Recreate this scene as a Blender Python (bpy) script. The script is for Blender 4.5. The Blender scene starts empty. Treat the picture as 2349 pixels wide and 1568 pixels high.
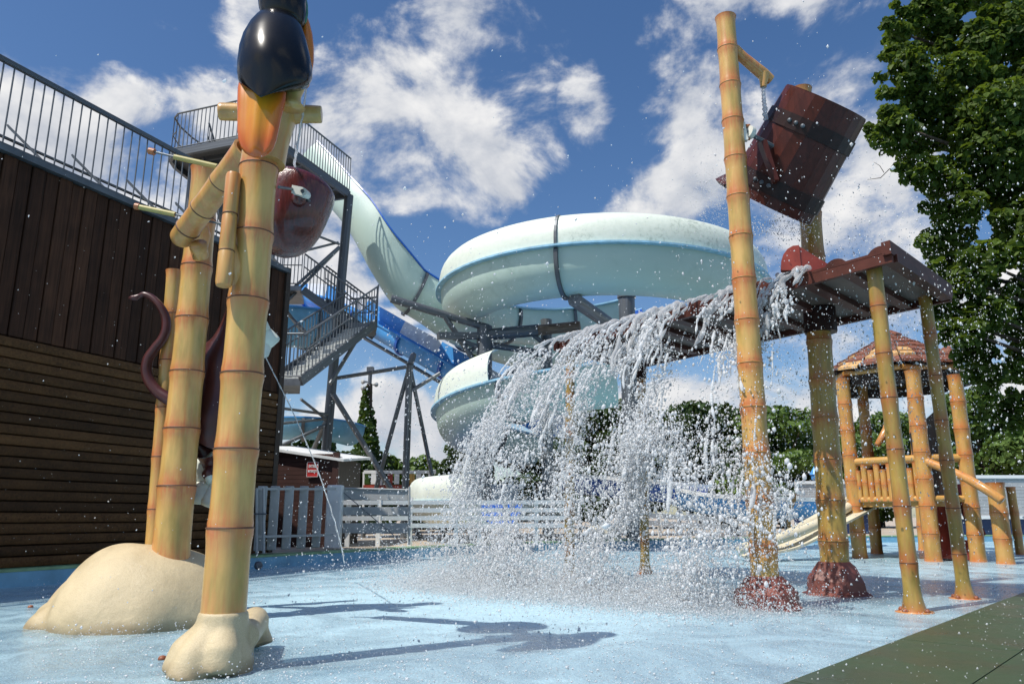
import bpy, bmesh, math, random
import numpy as np
from mathutils import Vector, Matrix, Quaternion, noise as mnoise

random.seed(7)
rng = np.random.default_rng(11)
scene = bpy.context.scene
COL = scene.collection
PI = math.pi
R = math.radians

# ------------------------------------------------------------------ camera
CAM_H = 0.757
FOC = 1740.0            # focal length in units of a 2349 px wide frame
TILT = math.atan(401.0 / FOC)
cam_data = bpy.data.cameras.new('camera')
cam_data.sensor_width = 36.0
cam_data.lens = FOC / 2349.0 * 36.0
cam_data.clip_start = 0.05
cam_data.clip_end = 4000.0
cam = bpy.data.objects.new('camera', cam_data)
COL.objects.link(cam)
cam.location = (0, 0, CAM_H)
cam.rotation_euler = (PI / 2 + TILT, 0, 0)
scene.camera = cam

# ------------------------------------------------------------------ sun and sky
SUN_EL = R(58.0)
SUN_AZ = math.atan2(-0.81, -0.585)        # measured from +Y towards +X
SUN = Vector((math.sin(SUN_AZ) * math.cos(SUN_EL), math.cos(SUN_AZ) * math.cos(SUN_EL), math.sin(SUN_EL)))
sd = bpy.data.lights.new('sun', 'SUN')
sd.energy = 5.0
sd.angle = R(0.53)
sd.color = (1.0, 0.95, 0.87)
sun = bpy.data.objects.new('sun', sd)
COL.objects.link(sun)
sun.rotation_euler = (-SUN).to_track_quat('-Z', 'Y').to_euler()
sun.location = (-20, -15, 40)

world = bpy.data.worlds.new('World')
scene.world = world
world.use_nodes = True
WN = world.node_tree.nodes
WL = world.node_tree.links
WN.clear()


def wn(t, **kw):
    n = WN.new(t)
    for k, v in kw.items():
        setattr(n, k, v)
    return n


def wmath(op, a, b=None, c=None, clamp=False):
    n = wn('ShaderNodeMath', operation=op, use_clamp=clamp)
    for i, v in enumerate((a, b, c)):
        if v is None:
            continue
        if isinstance(v, (int, float)):
            n.inputs[i].default_value = v
        else:
            WL.new(v, n.inputs[i])
    return n.outputs[0]


def build_sky():
    out = wn('ShaderNodeOutputWorld')
    bg = wn('ShaderNodeBackground')
    WL.new(bg.outputs[0], out.inputs[0])
    sky = wn('ShaderNodeTexSky', sky_type='NISHITA')
    sky.sun_disc = False
    sky.sun_elevation = SUN_EL
    sky.sun_rotation = SUN_AZ
    sky.altitude = 300
    sky.air_density = 1.0
    sky.dust_density = 0.9
    sky.ozone_density = 1.6
    tc = wn('ShaderNodeTexCoord')
    sep = wn('ShaderNodeSeparateXYZ')
    WL.new(tc.outputs['Generated'], sep.inputs[0])
    X, Y, Z = sep.outputs
    az = wmath('ARCTAN2', X, Y)
    el = wmath('ARCSINE', Z)
    # cloud masses: (azimuth, elevation, half width, half height, turn, weight), degrees
    masses = [(-30, 18, 13, 8.5, -3, 1.4), (-20, 21, 9, 8, -6, 1.5), (-25.5, 26, 7, 3.2, -8, 1.2), (-9, 28, 8, 7, 0, 1.3), (-3, 29, 8, 7.5, 20, 1.35), (-6, 36, 7, 5, 15, .8),
              (-21, 36, 4, 6, 25, .95), (-10.5, 17.5, 4.5, 2.0, -5, .85), (-9, 14.8, 3.0, 1.2, 0, .7), (5.5, 30, 3.2, 3.6, 30, .85), (-3.5, 18, 1.6, 1.0, 0, .6),
              (12, 23, 7.5, 3.0, 25, 1.05), (17, 28.5, 5, 4.5, 30, 1.0), (17.5, 36, 4, 3.4, 0, .8), (27, 21.5, 8, 5.5, 15, 1.3), (34, 11, 12, 6, 0, 1.2), (25, 37, 9, 3.6, 5, .95), (25, 29, 5, 2.4, 15, .75),
              (-10, 6.5, 7, 3.4, 0, 1.2), (-15, 12.6, 3.8, 1.7, 0, .9), (-5, 12.5, 4, 1.8, -10, .7), (14, 7.5, 12, 3.4, 0, .95), (-2, 3.5, 60, 2.6, 0, .9),
              (-60, 24, 20, 8, 0, .9), (-95, 18, 24, 8, 0, .9), (-135, 25, 24, 9, 10, .9), (175, 20, 25, 8, 0, .9), (120, 26, 22, 9, 0, .9), (75, 22, 20, 9, 0, 1.0), (-75, 45, 16, 9, 0, .7), (55, 50, 18, 8, 0, .7), (0, 62, 20, 6, 20, .5), (150, 48, 20, 8, 0, .7)]
    cov = None
    ae = wn('ShaderNodeCombineXYZ')
    WL.new(az, ae.inputs[0])
    WL.new(el, ae.inputs[1])
    for a, e, ra, re, tn, w in masses:
        mp = wn('ShaderNodeMapping', vector_type='TEXTURE')
        mp.inputs['Location'].default_value = (R(a), R(e), 0)
        mp.inputs['Rotation'].default_value = (0, 0, R(tn))
        mp.inputs['Scale'].default_value = (R(ra) * 1.9, R(re) * 1.9, 1)
        WL.new(ae.outputs[0], mp.inputs[0])
        gr = wn('ShaderNodeTexGradient', gradient_type='QUADRATIC_SPHERE')
        WL.new(mp.outputs[0], gr.inputs[0])
        g = wmath('MULTIPLY', gr.outputs['Fac'], w * 1.9)
        cov = g if cov is None else wmath('MAXIMUM', cov, g)
    cov = wmath('MINIMUM', cov, 0.85)

    def fbm(off, scale, detail, rough):
        mp = wn('ShaderNodeMapping')
        mp.inputs['Location'].default_value = off
        mp.inputs['Scale'].default_value = (1, 1, 1.35)
        WL.new(tc.outputs['Generated'], mp.inputs[0])
        no = wn('ShaderNodeTexNoise')
        no.inputs['Scale'].default_value = scale
        no.inputs['Detail'].default_value = detail
        no.inputs['Roughness'].default_value = rough
        no.inputs['Distortion'].default_value = 0.25
        WL.new(mp.outputs[0], no.inputs['Vector'])
        return no.outputs['Fac']
    o = Vector((2.2, 6.6, 3.0))
    n1 = fbm(o, 7.0, 9, 0.6)
    n2 = fbm(o + SUN * 0.045, 7.0, 5, 0.55)
    # a cloud's density: how far the mass plus its billows rise over a threshold
    dens = wmath('SUBTRACT', wmath('ADD', wmath('MULTIPLY', cov, 0.66), wmath('MULTIPLY', n1, 2.2)), 1.42)
    mask = wn('ShaderNodeMapRange', interpolation_type='SMOOTHERSTEP')
    mask.inputs['From Min'].default_value = -0.10
    mask.inputs['From Max'].default_value = 0.37
    WL.new(dens, mask.inputs[0])
    # self shading: less light where the cloud thickens towards the sun
    sh = wmath('ADD', wmath('MULTIPLY', wmath('SUBTRACT', n1, n2), 2.6), 0.60)
    thick = wmath('MULTIPLY', wmath('MAXIMUM', dens, 0.0), 0.25)
    lit = wmath('SUBTRACT', sh, thick, clamp=True)
    ramp = wn('ShaderNodeMix', data_type='RGBA')
    ramp.inputs[6].default_value = (4.0, 4.5, 5.5, 1)
    ramp.inputs[7].default_value = (9.4, 9.3, 9.2, 1)
    WL.new(lit, ramp.inputs[0])
    hsv = wn('ShaderNodeHueSaturation')
    hsv.inputs['Hue'].default_value = 0.504
    hsv.inputs['Saturation'].default_value = 1.22
    hsv.inputs['Value'].default_value = 1.24
    WL.new(sky.outputs[0], hsv.inputs['Color'])
    mix = wn('ShaderNodeMix', data_type='RGBA')
    WL.new(mask.outputs[0], mix.inputs[0])
    WL.new(hsv.outputs[0], mix.inputs[6])
    WL.new(ramp.outputs[2], mix.inputs[7])
    WL.new(mix.outputs[2], bg.inputs[0])
    bg.inputs[1].default_value = 0.1


build_sky()
world.cycles.sampling_method = 'MANUAL'
world.cycles.sample_map_resolution = 512
scene.view_settings.view_transform = 'Standard'
scene.view_settings.look = 'None'
scene.view_settings.exposure = 0.0
scene.view_settings.gamma = 1.0
scene.view_settings.use_curve_mapping = False
scene.cycles.max_bounces = 12
scene.cycles.transmission_bounces = 10
scene.cycles.transparent_max_bounces = 24
scene.cycles.glossy_bounces = 4
scene.cycles.diffuse_bounces = 3
scene.cycles.caustics_reflective = False
scene.cycles.caustics_refractive = False
scene.cycles.sample_clamp_indirect = 6.0
scene.cycles.use_denoising = True

# ------------------------------------------------------------------ helpers
CT, ST = math.cos(TILT), math.sin(TILT)


def ray(x, y):
    u = (784.0 - y) / FOC
    return Vector(((x - 1174.5) / FOC, CT - u * ST, ST + u * CT))


def at(x, y, Y):
    """place in the park seen at (x, y) of a 2349 px wide view, Y metres ahead"""
    d = ray(x, y)
    return Vector((0, 0, CAM_H)) + d * (Y / d.y)


def pz(x, y, z=0.0):
    """the same, on the level z"""
    d = ray(x, y)
    return Vector((0, 0, CAM_H)) + d * ((z - CAM_H) / d.z)


def ppm(Y):
    """metres for one such pixel at the distance Y (on the axis)"""
    return Y / FOC


MATS = {}


def mat(name):
    return MATS[name]


def newmat(name):
    m = bpy.data.materials.new(name)
    m.use_nodes = True
    nt = m.node_tree
    b = nt.nodes['Principled BSDF']
    MATS[name] = m
    return m, nt, b


def nd(nt, t, ins=None, **kw):
    n = nt.nodes.new(t)
    for k, v in kw.items():
        setattr(n, k, v)
    for k, v in (ins or {}).items():
        if hasattr(v, 'is_linked') or hasattr(v, 'links'):
            nt.links.new(v, n.inputs[k])
        else:
            n.inputs[k].default_value = v
    return n


def coords(nt, scale=(1, 1, 1), kind='Object', rnd=True):
    tc = nd(nt, 'ShaderNodeTexCoord')
    v = tc.outputs[kind]
    if rnd:
        oi = nd(nt, 'ShaderNodeObjectInfo')
        mul = nd(nt, 'ShaderNodeMath', {0: oi.outputs['Random'], 1: 37.0}, operation='MULTIPLY')
        add = nd(nt, 'ShaderNodeVectorMath', {0: v, 1: mul.outputs[0]}, operation='ADD')
        v = add.outputs[0]
    mp = nd(nt, 'ShaderNodeMapping', {'Vector': v, 'Scale': scale})
    return mp.outputs[0]


def tex(nt, vec, scale, detail=4.0, rough=0.55, dist=0.0):
    return nd(nt, 'ShaderNodeTexNoise', {'Vector': vec, 'Scale': scale, 'Detail': detail, 'Roughness': rough, 'Distortion': dist}).outputs['Fac']


def ramp(nt, fac, stops, interp='LINEAR'):
    n = nd(nt, 'ShaderNodeValToRGB', {'Fac': fac})
    cr = n.color_ramp
    cr.interpolation = interp
    while len(cr.elements) < len(stops):
        cr.elements.new(0.5)
    for e, (p, c) in zip(cr.elements, stops):
        e.position = p
        e.color = (c[0], c[1], c[2], 1)
    return n.outputs['Color']


def mixc(nt, fac, a, b, mode='MIX'):
    n = nd(nt, 'ShaderNodeMix', data_type='RGBA', blend_type=mode)
    for i, v in ((0, fac), (6, a), (7, b)):
        if isinstance(v, (int, float)):
            n.inputs[i].default_value = v
        elif isinstance(v, tuple):
            n.inputs[i].default_value = (v[0], v[1], v[2], 1)
        else:
            nt.links.new(v, n.inputs[i])
    return n.outputs[2]


def bump(nt, b, h, strength=0.3, dist=0.01):
    n = nd(nt, 'ShaderNodeBump', {'Height': h, 'Strength': strength, 'Distance': dist})
    nt.links.new(n.outputs[0], b.inputs['Normal'])
    return n


def simple(name, col, rough=0.5, var=0.12, scale=6.0, spec=0.5, metal=0.0, bmp=0.0, bscale=40.0, coat=0.0, stretch=(1, 1, 1), bdist=0.005):
    m, nt, b = newmat(name)
    v = coords(nt, stretch)
    f = tex(nt, v, scale, 6)
    lo = tuple(c * (1 - 2.2 * var) for c in col)
    hi = tuple(min(1, c * (1 + 1.6 * var)) for c in col)
    nt.links.new(ramp(nt, f, [(0.3, lo), (0.7, hi)]), b.inputs['Base Color'])
    b.inputs['Roughness'].default_value = rough
    b.inputs['Metallic'].default_value = metal
    b.inputs['Specular IOR Level'].default_value = spec
    b.inputs['Coat Weight'].default_value = coat
    b.inputs['Coat Roughness'].default_value = 0.08
    if bmp:
        bump(nt, b, tex(nt, v, bscale, 5), bmp, bdist)
    return m


def make_materials():
    # bamboo: moulded and painted, orange towards the nodes, streaked along the culm
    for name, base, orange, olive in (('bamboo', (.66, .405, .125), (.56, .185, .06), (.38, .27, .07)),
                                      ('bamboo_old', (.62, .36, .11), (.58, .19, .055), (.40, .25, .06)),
                                      ('bamboo_wet_shaded', (.44, .30, .07), (.38, .13, .035), (.20, .155, .035))):  # darker olive copy of bamboo: wetness and shade both put into the colour
        m, nt, b = newmat(name)
        at_ = nd(nt, 'ShaderNodeAttribute', attribute_name='node_near')
        v = coords(nt, (1, 1, 0.06))
        st = tex(nt, v, 46, 6, .68)
        v2 = coords(nt, (1, 1, 0.5))
        big = tex(nt, v2, 5.5, 3)
        flame = nd(nt, 'ShaderNodeMapRange', {0: st, 1: .32, 2: .68})
        a = nd(nt, 'ShaderNodeMath', {0: at_.outputs['Fac'], 1: flame.outputs[0]}, operation='MULTIPLY')
        a1 = nd(nt, 'ShaderNodeMath', {0: at_.outputs['Fac'], 1: .75, 2: a.outputs[0]}, operation='MULTIPLY_ADD')
        bg_ = nd(nt, 'ShaderNodeMapRange', {0: nd(nt, 'ShaderNodeMath', {0: st, 1: .5, 2: big}, operation='MULTIPLY_ADD').outputs[0], 1: .72, 2: 1.0, 4: .55})
        f = nd(nt, 'ShaderNodeMath', {0: a1.outputs[0], 1: bg_.outputs[0]}, operation='ADD', use_clamp=True)
        g = nd(nt, 'ShaderNodeMapRange', {0: tex(nt, coords(nt, (1, 1, .25)), 9, 4), 1: 0.42, 2: 0.7})
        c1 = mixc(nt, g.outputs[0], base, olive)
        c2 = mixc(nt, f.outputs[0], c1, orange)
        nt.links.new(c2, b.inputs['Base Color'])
        b.inputs['Roughness'].default_value = 0.33
        b.inputs['Coat Weight'].default_value = 0.25
        bump(nt, b, st, 0.12, 0.004)
    simple('node_dark', (.13, .055, .025), .6)
    simple('node_gold', (.35, .20, .05), .5)
    # sand coloured render: gritty, darker where it stands wet
    m, nt, b = newmat('sand')
    v = coords(nt, (1, 1, 1), rnd=False)
    f = tex(nt, v, 3.0, 6)
    g = tex(nt, v, 170, 4, .7)
    c = ramp(nt, f, [(0.3, (.50, .40, .235)), (0.7, (.66, .54, .335))])
    c = mixc(nt, .3, c, ramp(nt, g, [(0.35, (.36, .27, .15)), (.65, (.72, .62, .42))]))
    geo = nd(nt, 'ShaderNodeNewGeometry')
    zz = nd(nt, 'ShaderNodeSeparateXYZ', {0: geo.outputs['Position']}).outputs[2]
    wet = nd(nt, 'ShaderNodeMath', {0: f, 1: -.16, 2: zz}, operation='MULTIPLY_ADD')
    wm = nd(nt, 'ShaderNodeMapRange', {0: wet.outputs[0], 1: .0, 2: -.06})
    nt.links.new(mixc(nt, wm.outputs[0], c, (.34, .26, .15)), b.inputs['Base Color'])
    nt.links.new(ramp(nt, f, [(0.4, (.30,) * 3), (.6, (.6,) * 3)]), b.inputs['Roughness'])
    gg = nd(nt, 'ShaderNodeMath', {0: tex(nt, v, 11, 4, .6), 1: 3.0, 2: g}, operation='MULTIPLY_ADD')
    bump(nt, b, gg.outputs[0], .6, .005)
    simple('sand_cream', (.62, .57, .43), .6, .08, 3.0, bmp=.4, bscale=80)
    # wood of the building
    for name, lo, hi in (('board_upper', (.013, .006, .0032), (.078, .033, .017)), ('board_lower', (.024, .011, .004), (.115, .055, .020))):
        m, nt, b = newmat(name)
        v = coords(nt, (1, 1, 1))
        at_ = nd(nt, 'ShaderNodeTexCoord')
        long_ = (22, 22, .9) if name == 'board_upper' else (22, .9, 22)
        v = coords(nt, long_)
        g = tex(nt, v, 1.6, 8, .62, .6)
        k = tex(nt, coords(nt, (1, 1, 1)), 2.3, 2)
        s = nd(nt, 'ShaderNodeMath', {0: k, 1: .55, 2: g}, operation='MULTIPLY_ADD')
        oi = nd(nt, 'ShaderNodeObjectInfo')
        tone = nd(nt, 'ShaderNodeMapRange', {0: oi.outputs['Random'], 3: .6, 4: 1.35})
        hs = nd(nt, 'ShaderNodeHueSaturation', {'Color': ramp(nt, s.outputs[0], [(0.45, lo), (0.98, hi)]), 'Value': tone.outputs[0]})
        nt.links.new(hs.outputs[0], b.inputs['Base Color'])
        b.inputs['Roughness'].default_value = 0.7
        b.inputs['Specular IOR Level'].default_value = 0.2
        bump(nt, b, g, 0.35, 0.004)
    simple('wood_dark', (.03, .017, .010), .6, .2, 8)
    simple('shed_brown', (.055, .021, .016), .55, .12, 4)
    simple('steel', (.17, .185, .20), .45, .16, 3, metal=.55, bmp=.05)
    simple('steel_dark', (.12, .133, .148), .5, .15, 3, metal=.4)
    simple('steel_rust', (.20, .14, .10), .65, .3, 4, metal=.2)
    simple('grating', (.075, .08, .085), .6, .2, 30, metal=.3)
    simple('tread', (.52, .54, .52), .5, .1, 20, metal=.3)
    # fibreglass of the flumes, with green-black weathering
    m, nt, b = newmat('mint')
    v = coords(nt, (1, 1, 1), rnd=False)
    d = tex(nt, v, 3.2, 9, .72, .4)
    d2 = tex(nt, v, 0.45, 2)
    dd = nd(nt, 'ShaderNodeMath', {0: d, 1: d2}, operation='MULTIPLY')
    nt.links.new(ramp(nt, dd.outputs[0], [(0.27, (.50, .64, .58)), (0.40, (.44, .58, .52)), (0.62, (.24, .32, .28))]), b.inputs['Base Color'])
    b.inputs['Roughness'].default_value = .38
    simple('flume_white', (.76, .82, .74), .4, .06, 2)
    m, nt, b = newmat('shield_white')
    v = coords(nt, (1, 1, 1), rnd=False)
    d = tex(nt, v, 9, 9, .75, .3)
    d2 = tex(nt, nd(nt, 'ShaderNodeMapping', {'Vector': v, 'Location': (4, 2, 0)}).outputs[0], 0.30, 2)
    dd = nd(nt, 'ShaderNodeMath', {0: d, 1: d2}, operation='MULTIPLY')
    nt.links.new(ramp(nt, dd.outputs[0], [(0.20, (.74, .80, .71)), (0.31, (.66, .73, .64)), (0.44, (.30, .36, .30))]), b.inputs['Base Color'])
    b.inputs['Roughness'].default_value = .42
    simple('rim_blue', (.30, .55, .72), .4, .1, 5)
    simple('blue', (.02, .12, .50), .3, .1, 2)
    simple('blue_mid', (.075, .33, .74), .32, .1, 2)
    simple('blue_light', (.16, .42, .62), .35, .1, 2)
    simple('white', (.80, .81, .80), .45, .06, 4)
    simple('white_plastic', (.70, .69, .62), .35, .05)
    simple('paint_shade_grey', (.38, .395, .395), .5, .08, 3)  # white fence paint with shade greyed into the colour; plain grey on the speakers
    simple('toucan_black', (.004, .004, .0042), .22, .2, 9, spec=.35, coat=.1, bmp=.04, bscale=9)
    simple('toucan_green', (.02, .16, .09), .3)
    m, nt, b = newmat('toucan_orange')
    v = coords(nt, (1, 1, .35), rnd=False)
    f = tex(nt, v, 13, 3)
    at_ = nd(nt, 'ShaderNodeAttribute', attribute_name='node_near')
    s = nd(nt, 'ShaderNodeMath', {0: f, 1: .5, 2: at_.outputs['Fac']}, operation='MULTIPLY_ADD')
    nt.links.new(ramp(nt, s.outputs[0], [(0.25, (.66, .26, .015)), (0.8, (.60, .11, .012))]), b.inputs['Base Color'])
    b.inputs['Roughness'].default_value = .24
    b.inputs['Coat Weight'].default_value = .3
    # coconut shell: maroon, fibrous, running with water
    m, nt, b = newmat('coconut')
    v = coords(nt, (1, 1, .12), rnd=False)
    f = tex(nt, v, 60, 5, .6)
    nt.links.new(ramp(nt, f, [(0.3, (.050, .008, .008)), (0.75, (.14, .022, .020))]), b.inputs['Base Color'])
    b.inputs['Roughness'].default_value = .22
    b.inputs['Coat Weight'].default_value = .4
    bump(nt, b, f, .45, .012)
    simple('monkey_brown', (.070, .017, .015), .33, .15, 6, bmp=.06, bscale=20)
    simple('petal', (.66, .70, .62), .5, .08, 6)
    # bucket staves
    m, nt, b = newmat('stave')
    v = coords(nt, (1, 1, .12))
    f = tex(nt, v, 18, 7, .65, .5)
    nt.links.new(ramp(nt, f, [(0.3, (.042, .010, .0065)), (0.72, (.098, .022, .014))]), b.inputs['Base Color'])
    b.inputs['Roughness'].default_value = .36
    b.inputs['Specular IOR Level'].default_value = .28
    simple('hoop', (.022, .007, .006), .45, .2, 12, spec=.3)
    simple('rock_red', (.20, .058, .042), .5, .16, 6, bmp=.3, bscale=50)
    simple('roof_maroon', (.085, .026, .018), .5, .2, 4, spec=.25)
    simple('roof_under', (.15, .105, .085), .6, .14, 3)
    simple('red', (.36, .062, .04), .45, .14, 5)
    simple('thatch', (.21, .078, .046), .6, .3, 14, stretch=(1, 1, 3), bmp=.5, bscale=40)
    simple('thatch_edge', (.60, .36, .15), .6, .25, 10)
    simple('rubber', (.45, .43, .36), .5)
    simple('orange_cap', (.42, .15, .055), .4)
    simple('sleeve', (.42, .36, .12), .4, .1)
    simple('hedge', (.035, .09, .018), .6)
    simple('bark', (.07, .05, .035), .8, .3, 10, bmp=.5, bscale=30)
    simple('twig', (.09, .065, .045), .8, .2, 10)
    simple('navy', (.012, .03, .10), .5)
    simple('sign_red', (.55, .03, .03), .45, .05)
    simple('panel_grey', (.42, .43, .44), .5, .08, 2)
    simple('bolt', (.28, .09, .04), .5)
    # leaves
    for name, a_, b_, tr in (('leaf_near', (.017, .042, .007), (.088, .138, .021), .6), ('leaf_far', (.040, .085, .018), (.12, .19, .045), .3),
                             ('leaf_dark', (.012, .032, .010), (.042, .078, .022), .2), ('leaf_ivy', (.020, .050, .010), (.07, .13, .028), .3)):
        m, nt, b = newmat(name)
        att = nd(nt, 'ShaderNodeAttribute', attribute_name='leaf_tone')
        v = coords(nt, (1, 1, 1), rnd=False)
        f = tex(nt, v, 1.3, 3)
        s = nd(nt, 'ShaderNodeMath', {0: att.outputs['Fac'], 1: .6, 2: f}, operation='MULTIPLY_ADD')
        c = ramp(nt, s.outputs[0], [(0.4, a_), (1.1 if False else 1.0, b_)])
        nt.links.new(c, b.inputs['Base Color'])
        b.inputs['Roughness'].default_value = .6
        b.inputs['Specular IOR Level'].default_value = .25
        t = nd(nt, 'ShaderNodeBsdfTranslucent', {'Color': mixc(nt, .5, c, (.30, .42, .03), 'MIX')})
        mx = nd(nt, 'ShaderNodeMixShader', {0: tr * .55})
        nt.links.new(b.outputs[0], mx.inputs[1])
        nt.links.new(t.outputs[0], mx.inputs[2])
        nt.links.new(mx.outputs[0], nt.nodes['Material Output'].inputs[0])
    # ground
    simple('terrace', (.46, .39, .31), .75, .12, 1.5, bmp=.2, bscale=60)
    simple('curb_blue', (.19, .44, .61), .45, .10, 3, bmp=.12, bscale=50)
    simple('curb_green', (.22, .38, .20), .5, .14, 4)
    m, nt, b = newmat('mat_green')
    v = coords(nt, (1, 1, 1), rnd=False)
    f = tex(nt, v, 1.6, 4)
    f2 = tex(nt, v, 220, 3)
    c = ramp(nt, f, [(0.3, (.026, .044, .024)), (0.55, (.040, .085, .036)), (0.78, (.075, .075, .045))])
    nt.links.new(mixc(nt, .35, c, ramp(nt, f2, [(0.35, (.015, .02, .012)), (.7, (.10, .13, .08))])), b.inputs['Base Color'])
    nt.links.new(ramp(nt, f, [(0.3, (.22,) * 3), (.7, (.5,) * 3)]), b.inputs['Roughness'])
    bump(nt, b, f2, .4, .004)
    # pool floor: blue paint
    m, nt, b = newmat('pool_paint')
    v = coords(nt, (1, 1, 1), rnd=False)
    big = tex(nt, v, .8, 5, .6, .8)
    nt.links.new(ramp(nt, big, [(0.35, (.15, .43, .63)), (0.65, (.23, .53, .72))]), b.inputs['Base Color'])
    b.inputs['Roughness'].default_value = .5
    # shallow water churned by the spray: clear patches, grains of white froth
    m, nt, b = newmat('water_sheet')
    nt.nodes.remove(b)
    v = coords(nt, (1, 1, 1), rnd=False)
    w1 = tex(nt, v, 7, 4, .6, .6)
    w2 = tex(nt, v, 60, 5, .7)
    hh = nd(nt, 'ShaderNodeMath', {0: w2, 1: .5, 2: w1}, operation='MULTIPLY_ADD')
    # rings where drops strike
    vo = nd(nt, 'ShaderNodeTexVoronoi', {'Vector': v, 'Scale': 4.5})
    sn = nd(nt, 'ShaderNodeMath', {0: nd(nt, 'ShaderNodeMath', {0: vo.outputs['Distance'], 1: 62.0}, operation='MULTIPLY').outputs[0]}, operation='SINE')
    fo = nd(nt, 'ShaderNodeMapRange', {0: vo.outputs['Distance'], 1: .0, 2: .42, 3: .16, 4: .0})
    rg = nd(nt, 'ShaderNodeMath', {0: sn.outputs[0], 1: fo.outputs[0], 2: hh.outputs[0]}, operation='MULTIPLY_ADD')
    bp = nd(nt, 'ShaderNodeBump', {'Height': rg.outputs[0], 'Strength': 1.0, 'Distance': .03})
    gl = nd(nt, 'ShaderNodeBsdfGlossy', {'Color': (1, 1, 1, 1), 'Roughness': .09, 'Normal': bp.outputs[0]})
    tr = nd(nt, 'ShaderNodeBsdfTransparent', {'Color': (.95, .99, 1, 1)})
    fleck = tex(nt, v, 120, 4, .8)
    drift = tex(nt, v, 1.1, 6, .65, 1.2)
    fm = nd(nt, 'ShaderNodeMath', {0: fleck, 1: .9, 2: drift}, operation='MULTIPLY_ADD')
    # froth gathers round the place where the fall lands
    dist = nd(nt, 'ShaderNodeVectorMath', {0: v, 1: (-.3, 7.6, 0)}, operation='DISTANCE')
    near = nd(nt, 'ShaderNodeMapRange', {0: dist.outputs['Value'], 1: .8, 2: 3.6, 3: .30, 4: .0}, interpolation_type='SMOOTHSTEP')
    fm = nd(nt, 'ShaderNodeMath', {0: fm.outputs[0], 1: near.outputs[0]}, operation='ADD')
    foam = nd(nt, 'ShaderNodeMapRange', {0: fm.outputs[0], 1: .80, 2: 1.22, 3: .14, 4: .85})
    df = nd(nt, 'ShaderNodeBsdfDiffuse', {'Color': (.54, .765, .865, 1), 'Normal': bp.outputs[0]})
    fr = nd(nt, 'ShaderNodeFresnel', {'IOR': 1.3, 'Normal': bp.outputs[0]})
    fr2 = nd(nt, 'ShaderNodeMath', {0: fr.outputs[0], 1: .85}, operation='MULTIPLY')
    m1 = nd(nt, 'ShaderNodeMixShader', {0: fr2.outputs[0]})
    nt.links.new(tr.outputs[0], m1.inputs[1])
    nt.links.new(gl.outputs[0], m1.inputs[2])
    m2 = nd(nt, 'ShaderNodeMixShader', {0: foam.outputs[0]})
    nt.links.new(m1.outputs[0], m2.inputs[1])
    nt.links.new(df.outputs[0], m2.inputs[2])
    nt.links.new(m2.outputs[0], nt.nodes['Material Output'].inputs[0])
    # drops and ropes of falling water: aerated, part clear, part white
    for name, clear, glass, rough in (('water_rope', .16, .44, .02), ('water_white', .08, .14, .05), ('water_drop', .14, .06, .12)):
        m, nt, b = newmat(name)
        b.inputs['Base Color'].default_value = (1, 1, 1, 1)
        b.inputs['Transmission Weight'].default_value = 1.0
        b.inputs['Roughness'].default_value = rough
        b.inputs['IOR'].default_value = 1.33
        nrm = None
        if name != 'water_drop':
            v = coords(nt, (1, 1, .6), rnd=False)
            bump(nt, b, tex(nt, v, 34, 4, .65, .5), .8, .03)
        df = nd(nt, 'ShaderNodeBsdfDiffuse', {'Color': (.95, .97, .99, 1)})
        tl = nd(nt, 'ShaderNodeBsdfTranslucent', {'Color': (.95, .97, .99, 1)})
        tp = nd(nt, 'ShaderNodeBsdfTransparent', {'Color': (1, 1, 1, 1)})
        a_ = nd(nt, 'ShaderNodeMixShader', {0: .45})
        nt.links.new(df.outputs[0], a_.inputs[1])
        nt.links.new(tl.outputs[0], a_.inputs[2])
        g_ = nd(nt, 'ShaderNodeMixShader', {0: glass / (1 - clear)})
        nt.links.new(a_.outputs[0], g_.inputs[1])
        nt.links.new(b.outputs[0], g_.inputs[2])
        mx = nd(nt, 'ShaderNodeMixShader', {0: clear})
        nt.links.new(g_.outputs[0], mx.inputs[1])
        nt.links.new(tp.outputs[0], mx.inputs[2])
        nt.links.new(mx.outputs[0], nt.nodes['Material Output'].inputs[0])


make_materials()


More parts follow.
